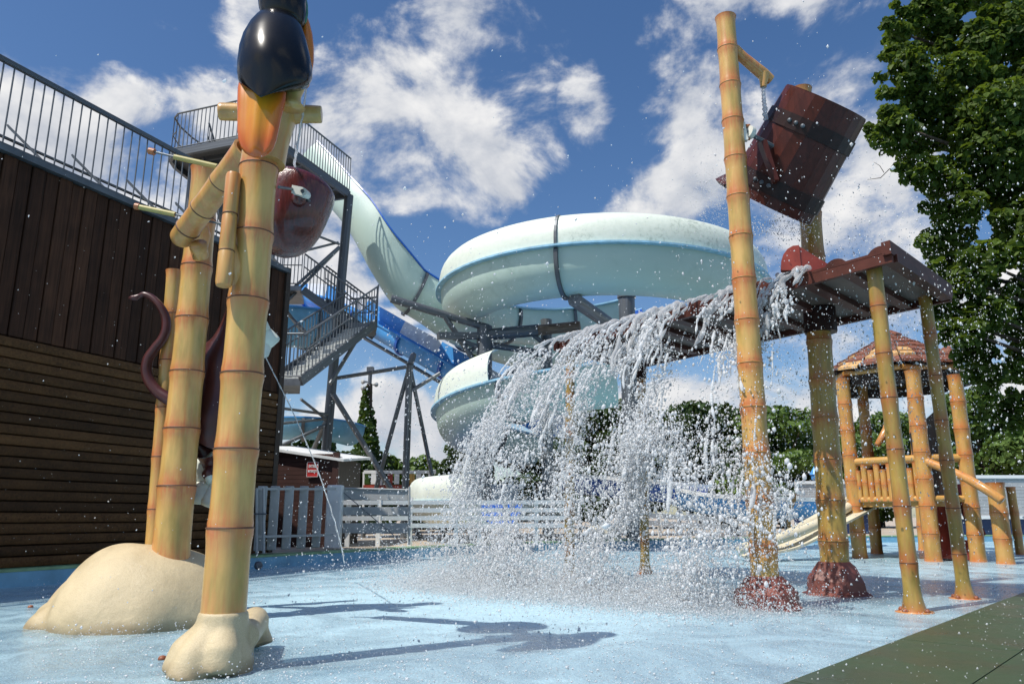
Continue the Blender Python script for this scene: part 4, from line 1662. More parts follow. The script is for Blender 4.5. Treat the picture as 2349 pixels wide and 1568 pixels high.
def fence():
    zt = 1.26
    t = thing('picket_fence', 'white picket fence with flat shade-grey pales in front of the shed', 'fence', pz(690, 1262, CURB_H))
    xs = [(597, 11.8), (626, 12.1), (659, 12.4), (693, 12.75), (727, 13.1)]
    pts = []
    for x, Y in xs:
        p = at(x, 1200, Y)
        pts.append(p)
        h = at(x, 1114, Y).z
        mb = MB()
        u = Vector((.42, .9, 0)).normalized()
        w = .142
        d = Vector((.8, .6, 0))
        rot = Matrix((Vector((1, .25, 0)).normalized(), Vector((-.25, 1, 0)).normalized(), UP)).transposed()
        mb.box((p.x, p.y, (CURB_H + .06 + h) / 2), (w, .045, h - CURB_H - .06), rot)
        o = obj('pale', mb, 'paint_shade_grey', t)
        bv = o.modifiers.new('bevel', 'BEVEL')
        bv.width = .012
        bv.segments = 2
    a, b = at(590, 1121, 11.75), at(770, 1121, 13.5)
    off = Vector((.01, -.05, 0))
    bar('rail', a + off, b + off, .018, 'paint_shade_grey', t, 'square')
    bar('rail', at(588, 1230, 11.75) + off, at(764, 1226, 13.5) + off, .018, 'paint_shade_grey', t, 'square')
    for x in (590, 606):
        bar('frame_tube', at(x, 1268, 11.75) + off, at(x, 1120, 11.75) + off, .022, 'paint_shade_grey', t)
    bar('latch_bar', at(583, 1178, 11.7) + off, at(612, 1178, 11.7) + off, .012, 'steel_dark', t)
    # gate post
    gp_ = thing('gate_post', 'stout white square gate post at the end of the picket fence', 'post', pz(763, 1258, CURB_H))
    p = origin(gp_)
    mb = MB()
    z1 = at(763, 1112, p.y).z
    mb.box((p.x, p.y, (CURB_H + z1) / 2), (.28, .2, z1 - CURB_H))
    o = obj('shaft', mb, 'white', gp_)
    bv = o.modifiers.new('bevel', 'BEVEL')
    bv.width = .03
    bv.segments = 3
    Yg = p.y + .1
    g = thing('garden_gate', 'white gate of three wide boards with a diagonal wire brace', 'gate', at(856, 1235, Yg))
    for y0, y1 in ((1119, 1146), (1159, 1181), (1196, 1222)):
        a, b = at(786, y1, Yg), at(936, y0 + 3, Yg)
        mb = MB()
        mb.box(((a.x + b.x) / 2, Yg, (a.z + b.z) / 2), (b.x - a.x, .03, b.z - a.z))
        obj('board', mb, 'paint_shade_grey', g)
    for x in (779, 939):
        bar('frame_tube', at(x, 1248, Yg - .03), at(x, 1116, Yg - .03), .022, 'paint_shade_grey', g)
    bar('frame_tube', at(779, 1119, Yg - .03), at(939, 1123, Yg - .03), .018, 'paint_shade_grey', g)
    bar('brace_wire', at(786, 1127, Yg - .06), at(912, 1235, Yg - .06), .008, 'steel', g)
    for y in (1140, 1165, 1215):
        bar('hinge', at(776, y, Yg - .05), at(784, y, Yg - .05), .02, 'white', g, 'square')
    # open slat fence behind, running on to the right
    sf = thing('slat_fence', 'white four-slat fence in sunlight running behind the splash', 'fence', at(1020, 1235, 14.6))
    for y in (1152, 1170, 1188, 1205):
        a, b = at(778, y, 14.9), at(1300, y - 1, 16.3)
        bar('slat', a, b, .018, 'white', sf, 'square', .042)
    for x, Y in ((800, 14.95), (870, 15.1), (942, 15.3), (1047, 15.6), (1100, 15.75), (1160, 15.9), (1230, 16.1), (1300, 16.3)):
        p = at(x, 1160, Y + .05)
        bar('post', Vector((p.x, p.y, CURB_H)), Vector((p.x, p.y, at(x, 1140, Y).z)), .04, 'white', sf, 'square')


fence()


def light_pole():
    Y = 34.0
    b = at(843, 1200, Y)
    b.z = CURB_H
    t = thing('lamp_pole', 'tall dark pole overgrown with ivy and topped by loudspeakers', 'pole', b)
    bar('pole', b, at(848, 880, Y), .13, 'bark', t)
    bar('pole_top', at(848, 880, Y), at(850, 848, Y), .09, 'steel_dark', t)
    bar('floodlight', at(850, 852, Y), at(850, 842, Y), .15, 'steel_dark', t, 'square')
    for x, y, dx in ((843, 876, -1), (856, 882, 1), (842, 890, -1)):
        mb = MB()
        c = at(x, y, Y - .15)
        mb.tube([c, c + Vector((dx * .08, -.1, 0)), c + Vector((dx * .18, -.22, -.03))], [.03, .05, .11], 14)
        obj('horn_speaker', mb, 'paint_shade_grey', t, True)
    leaves(t, 'ivy', [((at(840, yy, Y) + Vector((0, 0, 0))), (w, w, .9)) for yy, w in ((925, .2), (945, .25), (965, .3), (985, .38), (1010, .45), (1035, .55), (1060, .7), (1085, .8), (1110, .95), (1150, 1.1))], 5200, .26, 'leaf_ivy', 31)


# ------------------------------------------------------------------ leaves
def leaf_cloud(centres, count, size, seed, shape=6):
    """positions spread through a set of ellipsoids, denser near the surface"""
    r = np.random.default_rng(seed)
    vol = np.array([c[1][0] * c[1][1] * c[1][2] for c in centres]) ** .72
    idx = r.choice(len(centres), count, p=vol / vol.sum())
    d = r.normal(size=(count, 3))
    d /= np.linalg.norm(d, axis=1)[:, None]
    rad = r.random(count) ** .38
    C = np.array([list(c[0]) for c in centres])[idx]
    S = np.array([list(c[1]) for c in centres])[idx]
    P = C + d * S * rad[:, None]
    return P, d, r


def leaf_mesh(P, d, size, r, spread=.9):
    """folded leaf blades, six corners each"""
    n = len(P)
    nrm = d + r.normal(size=(n, 3)) * spread + np.array([0, 0, .55])
    nrm /= np.linalg.norm(nrm, axis=1)[:, None]
    a = r.normal(size=(n, 3))
    a[:, 2] -= .6
    a -= nrm * (a * nrm).sum(1)[:, None]
    a /= np.linalg.norm(a, axis=1)[:, None]
    b = np.cross(nrm, a)
    s = size * (.55 + .9 * r.random(n))[:, None]
    w = .42 * s
    fold = nrm * s * .13
    v = np.stack([P - a * s * .5, P - a * s * .12 + b * w + fold, P + a * s * .22 + b * w * .8 + fold, P + a * s * .55 - fold * .6, P + a * s * .22 - b * w * .8 + fold, P - a * s * .12 - b * w + fold], 1)
    V = v.reshape(-1, 3)
    base = (np.arange(n) * 6)[:, None]
    F = np.concatenate([base + np.array([[0, 1, 2, 3]]), base + np.array([[0, 3, 4, 5]])], 1).reshape(-1, 4)
    return V, F


def np_mesh(name, V, F, material, smooth=False, tone=None, per=6):
    me = bpy.data.meshes.new(name)
    k = F.shape[1]
    me.vertices.add(len(V))
    me.vertices.foreach_set('co', np.ascontiguousarray(V, dtype=np.float32).ravel())
    me.loops.add(F.size)
    me.loops.foreach_set('vertex_index', np.ascontiguousarray(F, dtype=np.int32).ravel())
    me.polygons.add(len(F))
    me.polygons.foreach_set('loop_start', np.arange(0, F.size, k, dtype=np.int32))
    try:
        me.polygons.foreach_set('loop_total', np.full(len(F), k, dtype=np.int32))
    except Exception:
        pass
    me.polygons.foreach_set('use_smooth', np.full(len(F), bool(smooth)))
    me.update(calc_edges=True)
    if tone is not None:
        a = me.attributes.new('leaf_tone', 'FLOAT', 'POINT')
        a.data.foreach_set('value', np.repeat(tone, per).astype(np.float32))
    me.materials.append(MATS[material])
    return me


def leaves(parent, name, centres, count, size, material, seed, spread=.9, kind='stuff'):
    P, d, r = leaf_cloud(centres, count, size, seed)
    P = P - np.array(list(origin(parent)))
    V, F = leaf_mesh(P, d, size, r, spread)
    o = bpy.data.objects.new(name, np_mesh(name, V, F, material, False, r.random(count)))
    COL.objects.link(o)
    o.parent = parent
    if kind:
        o['kind'] = kind
    return o


light_pole()


def tree(label, base, height, width, count, size, material, seed, trunk=.25, group=None, conifer=False, name=None, low=.12):
    base = Vector(base)
    t = thing(name or ('conifer' if conifer else 'leafy_tree'), label, 'tree', base, group)
    rnd = random.Random(seed)
    mb = MB()
    mb.tube([base - UP * .1, base + UP * height * .3 + Vector((rnd.uniform(-.1, .1) * width * .2, 0, 0)), base + UP * height * .8], [trunk, trunk * .7, trunk * .2], 10)
    obj('trunk', mb, 'bark', t, True)
    cs = []
    if conifer:
        n = 15
        for i in range(n):
            s = i / (n - 1)
            w = width / 2 * (1 - s) ** .85 + .12
            for k in range(max(2, int(6 * (1 - s) + 1))):
                a = rnd.random() * 2 * PI
                cs.append((base + Vector((math.cos(a) * w * .55, math.sin(a) * w * .55, height * (low + (1 - low) * s) - w * .1)), (w * .55, w * .55, height / n * .75)))
    else:
        for i in range(44):
            a = rnd.random() * 2 * PI
            s = rnd.random() ** .8
            ww = width / 2 * math.sin(PI * (.12 + .83 * s)) ** .6 * rnd.uniform(.75, 1.2)
            q = rnd.random() ** .5 * .86
            k = rnd.uniform(.07, .22)
            cs.append((base + Vector((math.cos(a) * ww * q, math.sin(a) * ww * q, height * (low + (.93 - low) * s))), (width * k, width * k, height * k * .62)))
        for i in range(0, len(cs), 5):
            mb = MB()
            m = base + UP * height * .35
            e = Vector(cs[i][0])
            mb.tube([m, lerp(m, e, .5) + UP * .15 * height * .2, e], [trunk * .45, trunk * .25, trunk * .08], 7)
            obj('limb', mb, 'bark', t, True)
    leaves(t, 'crown', cs, count, size, material, seed)
    return t


def gtree(label, x, ytop, Y, wpx, count, size, material, seed, **kw):
    b = at(x, 1200, Y)
    b.z = CURB_H - .02
    h = at(x, ytop, Y).z - b.z
    return tree(label, b, h, wpx * Y / FOC, count, size, material, seed, **kw)


GT = 'trees standing beyond the pool'
gtree('dark spiky conifer just left of the white splash', 1058, 945, 32, 150, 7000, .34, 'leaf_dark', 1, conifer=True, group=GT)
gtree('tall thin conifer top showing beside the slide column', 1085, 800, 40, 95, 3500, .36, 'leaf_dark', 2, conifer=True, group=GT)
gtree('bushy dark green tree behind the shed roof', 700, 1010, 27, 190, 6500, .26, 'leaf_ivy', 3, group=GT)
gtree('low green tree between the trestle legs', 965, 1050, 36, 150, 5000, .28, 'leaf_far', 4, group=GT)
gtree('low olive green tree right of the ivy pole', 885, 1052, 38, 120, 3500, .28, 'leaf_far', 5, group=GT)
gtree('broad dark tree behind the left half of the waterfall', 1240, 1000, 42, 330, 9000, .36, 'leaf_dark', 6, group=GT)
gtree('dark tree behind the middle of the waterfall', 1440, 930, 40, 340, 11000, .34, 'leaf_dark', 7, group=GT)
gtree('green tree behind the right part of the waterfall', 1610, 925, 44, 320, 12000, .33, 'leaf_dark', 8, group=GT)
gtree('round green tree between the two bucket posts', 1800, 940, 42, 400, 15000, .28, 'leaf_far', 9, group=GT)
gtree('green tree seen through the pillars of the hut', 2020, 955, 44, 380, 12000, .30, 'leaf_far', 10, group=GT)
gtree('rounded green tree right of the hut', 2270, 888, 36, 230, 11000, .24, 'leaf_far', 12, group=GT)
gtree('green tree at the right edge beyond the grey wall', 2420, 905, 38, 240, 8000, .25, 'leaf_far', 13, group=GT)


def hedge():
    b = at(815, 1200, 30)
    t = thing('clipped_hedge', 'dense clipped dark green hedge beside the brown shed', 'hedge', (b.x, b.y, CURB_H))
    cs = []
    for i in range(22):
        x = 770 + (870 - 770) * (i % 11) / 10
        p = at(x, 1080 + 40 * (i // 11), 30)
        cs.append((p, (.55, .8, .8)))
    leaves(t, 'foliage', cs, 7000, .17, 'leaf_dark', 44)
    mb = MB()
    a, c = at(775, 1075, 30.3), at(865, 1075, 30.3)
    mb.box(((a.x + c.x) / 2, 30.4, (a.z + CURB_H) / 2), (c.x - a.x, .9, a.z - CURB_H))
    obj('inner_twigs', mb, 'hedge', t)


hedge()


def kiosk():
    Y = 29.0
    t = thing('display_stand', 'long low stand with pinned picture boards beyond the gate', 'stand', at(900, 1200, Y))
    bar('top_rail', at(835, 1082, Y), at(1000, 1082, Y), .06, 'white', t, 'square')
    for x in (835, 875, 930, 985):
        p = at(x, 1150, Y)
        bar('post', Vector((p.x, Y, CURB_H)), at(x, 1082, Y), .04, 'white', t, 'square')
    mb = MB()
    a, b = at(835, 1112, Y), at(1000, 1128, Y)
    mb.box(((a.x + b.x) / 2, Y, (a.z + b.z) / 2), (b.x - a.x, .3, a.z - b.z))
    obj('counter', mb, 'red', t)
    for x, m_ in ((842, 'leaf_far'), (857, 'white'), (895, 'red'), (910, 'white'), (945, 'bamboo'), (960, 'white')):
        c = at(x, 1098, Y - .1)
        mb = MB()
        mb.box(c, (.19, .02, .38))
        obj('picture_board', mb, m_, t)


kiosk()


# ------------------------------------------------------------------ tipping bucket feature
YA, YB = 6.75, 7.95


def rock_foot(t, c, rx, ry, h, seed, material='rock_red'):
    """angular moulded rock round the foot of a post, in park coordinates"""
    rnd = random.Random(seed)
    n = 9
    rings = []
    angs = [2 * PI * (k + rnd.uniform(-.25, .25)) / n for k in range(n)]
    for s, r in ((-.05, 1.08), (.02, 1.06), (.10, .98), (.45, .90), (.80, .66), (1.0, .52)):
        rings.append([c + Vector((rx * r * rnd.uniform(.93, 1.07) * math.cos(a), ry * r * rnd.uniform(.93, 1.07) * math.sin(a), h * s + (rnd.uniform(-.02, .02) if 0 < s < .9 else 0))) for a in angs])
    mb = MB()
    mb.loft(rings)
    o = obj('rock_foot', mb, material, t)
    bv = o.modifiers.new('bevel', 'BEVEL')
    bv.width = .02
    bv.segments = 2
    fix_world(o, t)
    return o


def bucket_posts():
    p0, p1 = at(1757, 1352, YA), at(1664, 41, YA)
    p0.z = .05
    ys = (1254, 1146, 1038, 934, 834, 735, 641, 543, 452, 364, 278, 196, 114)

    def fr(y, Y, a, b):
        return (at(1700, y, Y).z - a.z) / (b.z - a.z)
    t = bamboo('bamboo_post', 'tallest bamboo post in front of the tipping bucket', 'bamboo post', p0, p1, .118, .094, [fr(y, YA, p0, p1) for y in ys], 'bucket posts', ring='node_gold')
    rock_foot(t, Vector((p0.x, p0.y, 0)), .28, .26, .27, 3)
    q = t.rotation_quaternion.inverted()

    def loc(p):
        return q @ (Vector(p) - p0)
    # spout arm with its nozzle
    mb = MB()
    pth = [at(1685, 112, YA + .02), at(1704, 132, YA + .05), at(1728, 152, YA + .1), at(1750, 170, YA + .14), at(1768, 184, YA + .17)]
    mb.tube([loc(p) for p in pth], [.05, .054, .058, .062, .050], 16)
    obj('spout_arm', mb, 'bamboo', t, True, True, 60, [.3] * len(mb.v))
    mb = MB()
    mb.tube([loc(at(1752, 170, YA + .13)), loc(at(1752, 186, YA + .13)), loc(at(1751, 200, YA + .13))], [.06, .042, .030], 14)
    obj('spout_nozzle', mb, 'bamboo', t, True, True, 60, [.2] * len(mb.v))
    p0, p1 = at(1917, 1325, YB), at(1838, 205, YB)
    p0.z = .05
    t = bamboo('bamboo_post', 'thick bamboo post behind the tipping bucket, through the maroon roof', 'bamboo post', p0, p1, .142, .105, [fr(y, YB, p0, p1) for y in (1240, 1146, 1053, 960, 872, 783, 690, 590, 490, 395, 300)], 'bucket posts', ring='node_gold', material='bamboo_wet_shaded')
    rock_foot(t, Vector((p0.x, p0.y, 0)), .30, .30, .32, 8)
    return


bucket_posts()


def tipping_bucket():
    Yb = 7.25
    cb, cm = at(1893, 237, Yb - .28), at(1762, 468, Yb + .32)
    ax = (cm - cb).normalized()
    L = (cm - cb).length
    t = thing('tipping_bucket', 'large maroon wooden tipping bucket with dark hoops, turned mouth down', 'bucket', (cb + cm) / 2)
    ref = Vector((1, -.15, 0))
    ux = (ref - ax * ref.dot(ax)).normalized()
    uy = ax.cross(ux).normalized()
    n = 24

    def P(a, r, z):
        return cb + ax * z + ux * (r * math.cos(a)) + uy * (r * math.sin(a))

    def rad(z):
        return .435 + .055 * z / L
    th = .035
    for k in range(n):
        a0, a1 = 2 * PI * (k + .004) / n, 2 * PI * (k + .996) / n
        mb = MB()
        rings = []
        for i in range(7):
            z = L * i / 6
            r = rad(z)
            rings.append([P(a0, r, z), P(a1, r, z), P(a1, r - th, z), P(a0, r - th, z)])
        mb.loft(rings)
        o = obj('stave', mb, 'stave', t)
    mb = MB()
    mb.loft([[P(2 * PI * k / n, rad(0) - .004, z) for k in range(n)] for z in (-.012, .03)])
    obj('bottom', mb, 'stave', t)
    for z0, z1, ex in ((.20 * L, .33 * L, .016), (.76 * L, .90 * L, .018)):
        mb = MB()
        m = n
        out = [[P(2 * PI * k / m, rad(z) + e, z) for k in range(m)] for z, e in ((z0, -.002), (z0, ex), (z1, ex), (z1, -.002))]
        mb.loft(out, cap=False)
        o = obj('hoop', mb, 'hoop', t)
        for i in range(3):
            a = uy_ang(ux, uy) + .55 - .16 * i
            c = P(a, rad((z0 + z1) / 2) * math.cos(PI / n) + ex + .004, (z0 + z1) / 2)
            d = (c - (cb + ax * (z0 + z1) / 2)).normalized()
            pr = MB()
            pr.lathe([(.022, -.004), (.022, .006), (.012, .014), (.003, .016)], 12)
            qq = d.to_track_quat('Z', 'Y').to_matrix()
            mb = MB()
            mb.add([c + qq @ v for v in pr.v], pr.f)
            obj('rivet', mb, 'steel_dark', o, True)
    # pouring lip on the left
    a = PI
    mb = MB()
    w = .30
    pts = []
    for s in (-1, -.5, 0, .5, 1):
        pts.append((s * .42,))
    ring0 = [P(PI + s * .50, rad(L) + .005, L * .86) for s in (-1, -.5, 0, .5, 1)]
    ring1 = [P(PI + s * .42, rad(L) + .13, L * 1.0) for s in (-1, -.5, 0, .5, 1)]
    ring2 = [P(PI + s * .42, rad(L) + .09, L * 1.02) for s in (-1, -.5, 0, .5, 1)]
    ring3 = [P(PI + s * .46, rad(L) - .03, L * .97) for s in (-1, -.5, 0, .5, 1)]
    mb.loft([ring0, ring1, ring2, ring3], cap=False, closed=False)
    mb.loft([ring0, ring3], cap=False, closed=False)
    obj('pouring_lip', mb, 'stave', t)
    # axle stub, white bearing bracket
    b0 = at(1706, 300, YA - .02)
    b1 = at(1748, 322, Yb - .40)
    bar('axle', b0 - (b1 - b0) * .25, b1 + (b1 - b0) * .6, .022, 'steel_dark', t)
    qq = (b1 - b0).to_track_quat('Z', 'Y').to_matrix()
    pr = MB()
    pr.lathe([(.028, 0), (.062, 0), (.066, .02), (.062, .05), (.028, .05)], 20)
    mb = MB()
    c = at(1716, 302, YA - .02)
    mb.add([c + qq @ v for v in pr.v], pr.f)
    obj('bearing', mb, 'white_plastic', t, True, angle=40)
    mb = MB()
    mb.box(at(1707, 303, YA - .02), (.035, .05, .19), Matrix.Rotation(R(-6), 3, 'Y'))
    obj('bracket', mb, 'white_plastic', t)
    for y in (289, 318):
        p = at(1713, y, YA - .01)
        mb = MB()
        mb.tube([p + Vector((-.02, 0, 0)), p + Vector((.03, 0, 0))], .018, 10)
        obj('bracket_bolt', mb, 'orange_cap', t, True)
    # strap fin below the axle
    mb = MB()
    pa, pb_ = at(1752, 320, Yb - .42), at(1778, 412, Yb - .42)
    mb.prism([pa + Vector((-.03, 0, 0)), pa + Vector((.03, 0, 0)), pb_ + Vector((.04, 0, 0)), pb_ + Vector((.0, 0, 0))], (0, .10, 0))
    obj('axle_fin', mb, 'stave', t)


def uy_ang(ux, uy):
    """angle about the bucket that faces the camera"""
    v = Vector((-.1, -1, -.1))
    return math.atan2(v.dot(uy), v.dot(ux))


tipping_bucket()

# thin corner posts of the roof
ZR = None
FOOT = {}


def thin_post(key, label, xb, yb, xt, yt, nodes, r0=.066, r1=.066):
    b = pz(xb, yb, 0.0)
    tp = at(xt, yt, b.y)
    ns = [(at(xb, y, b.y).z - b.z) / (tp.z - b.z) for y in nodes]
    t = bamboo('bamboo_post', label, 'bamboo post', b, tp, r0, r1, [s for s in ns if .02 < s < .98], 'thin posts of the maroon roof', ring='node_dark', flare=.035, material='bamboo_wet_shaded')
    FOOT[key] = (b, tp)
    o = obj('foot_plate', disc(b, r0 * 2.2, .014), 'bamboo', t, True, attr=[.5] * 48)
    fix_world(o, t)
    for k in range(4):
        a = .5 + k * PI / 2
        pr = MB()
        pr.lathe([(.022, .0), (.022, .012), (.014, .026), (.004, .03)], 10)
        mb = MB()
        c = b + Vector((math.cos(a) * r0 * 1.75, math.sin(a) * r0 * 1.75, .012))
        mb.add([c + v for v in pr.v], pr.f)
        o = obj('anchor_bolt', mb, 'bolt', t, True)
        fix_world(o, t)


def disc(c, r, h, n=24):
    mb = MB()
    mb.loft([[c + Vector((r * math.cos(2 * PI * k / n), r * math.sin(2 * PI * k / n), z)) for k in range(n)] for z in (0, h)])
    return mb


thin_post('C', 'thin bamboo post nearest the green deck', 2098, 1405, 2003, 600, (1290, 1160, 1030, 912, 811, 703, 600))
thin_post('D', 'rightmost thin bamboo post under the roof corner', 2214, 1374, 2121, 675, (1270, 1165, 1056, 964, 862, 768), .062, .062)
thin_post('E', 'leftmost thin bamboo post inside the waterfall', 1306, 1328, 1308, 815, (1260, 1170, 1080, 988, 910, 860), .066, .062)
thin_post('F', 'thin bamboo post behind the waterfall, second from its left end', 1480, 1316, 1470, 812, (1240, 1150, 1060, 960, 880), .064, .06)


def slab_roof():
    C, D, E, Fp = (FOOT[k][1] for k in 'CDEF')
    z = (C.z + D.z + E.z + Fp.z) / 4
    z = C.z + .0
    u = Vector((E.x - C.x, E.y - C.y, 0)).normalized()          # along the roof, away to the left
    v = Vector((D.x - C.x, D.y - C.y, 0))
    W = v.length
    v = v.normalized()                                           # across, along the end posts
    L = (Vector((E.x - C.x, E.y - C.y, 0))).dot(u)
    o0 = Vector((C.x, C.y, z)) - u * .22 - v * .16
    L += .36
    W += .30
    t = thing('corrugated_roof', 'maroon corrugated roof on bamboo posts below the tipping bucket', 'roof', o0)
    # sheet: waves run across, ridges stand up along the eave
    nw = 11
    mb = MB()
    n = nw * 12
    rows = []
    for j in range(2):
        for k in range(n + 1):
            s = k / n
            h = .05 * max(0, math.sin(2 * PI * nw * s)) ** .7 + .02
            rows.append(o0 + u * (L * s) + v * (W * j) + UP * h)
    lo = [o0 + u * (L * k / n) + v * (W * j) + UP * -.005 for j in range(2) for k in range(n + 1)]
    vs = rows + lo
    m = n + 1
    fs = []
    for k in range(n):
        fs.append((k, k + 1, m + k + 1, m + k))
        fs.append((2 * m + k, 3 * m + k, 3 * m + k + 1, 2 * m + k + 1))
        fs.append((k, 2 * m + k, 2 * m + k + 1, k + 1))
        fs.append((m + k, m + k + 1, 3 * m + k + 1, 3 * m + k))
    fs += [(0, m, 3 * m, 2 * m), (n, 2 * m + n, 3 * m + n, m + n)]
    mb.add(vs, fs)
    obj('roof_sheet', mb, 'roof_maroon', t, True, angle=50)
    # underside panel, ribs across and edge beams
    rot = Matrix((u, v, UP)).transposed()
    mb = MB()
    mb.box(o0 + u * L / 2 + v * W / 2 - UP * .018, (L - .1, W - .1, .02), rot)
    obj('ceiling_panel', mb, 'roof_under', t)
    for k in range(nw + 1):
        c = o0 + u * (L * (k + .0) / nw * .985 + .03) + v * W / 2 - UP * .055
        mb = MB()
        mb.box(c, (.11, W - .14, .07), rot)
        o = obj('rib', mb, 'roof_maroon', t)
    for j in (0, 1):
        mb = MB()
        mb.box(o0 + u * L / 2 + v * (W * j + (.03 if j == 0 else -.03)) - UP * .05, (L, .055, .10), rot)
        obj('eave_beam', mb, 'roof_maroon', t)
    for k in (0, 1):
        mb = MB()
        mb.box(o0 + u * (.03 if k == 0 else L - .03) + v * W / 2 - UP * .02 + UP * (.045 if k == 0 else 0), (.08, W + .06, .12), rot)
        obj('end_beam', mb, 'roof_maroon', t)
    # sleeves where the thick posts pass
    for k, (x, y, Y, r) in enumerate(((1878, 705, YB, .17), (1467, 800, FOOT['F'][0].y, .085))):
        p = at(x, y, Y)
        bar('post_sleeve', Vector((p.x, p.y, z - .30)), Vector((p.x, p.y, z - .02)), r, 'hoop', t)
    # red deflector wedge on the sheet
    w = thing('splash_wedge', 'curved red deflector wedge standing on the maroon roof', 'deflector', at(1840, 600, 7.0))
    a = at(1790, 612, 6.9)
    prof = [(0, 0), (.012, .08), (.035, .14), (.075, .19), (.125, .22), (.18, .225), (.42, .02), (.42, 0)]
    base = Vector((a.x, a.y, z + .06))
    e1 = Vector((.86, .5, 0)).normalized()
    e2 = Vector((-.5, .86, 0)).normalized()
    mb = MB()
    mb.prism([base + Vector((1, 0, 0)) * x * 1.1 + UP * h * 1.12 for x, h in prof[:6]] + [base + Vector((.198, 0, 0)), ], Vector((.20, .5, 0)))
    o = obj('curved_face', mb, 'red', w)
    mb = MB()
    mb.prism([base + Vector((.20, .01, .245)), base + Vector((.20, .01, 0)), base + Vector((.62, .1, .0)), base + Vector((.60, .1, .03))], Vector((.20, .5, 0)))
    obj('sloping_back', mb, 'red', w)
    return o0, u, v, L, W, z


ROOF = slab_roof()


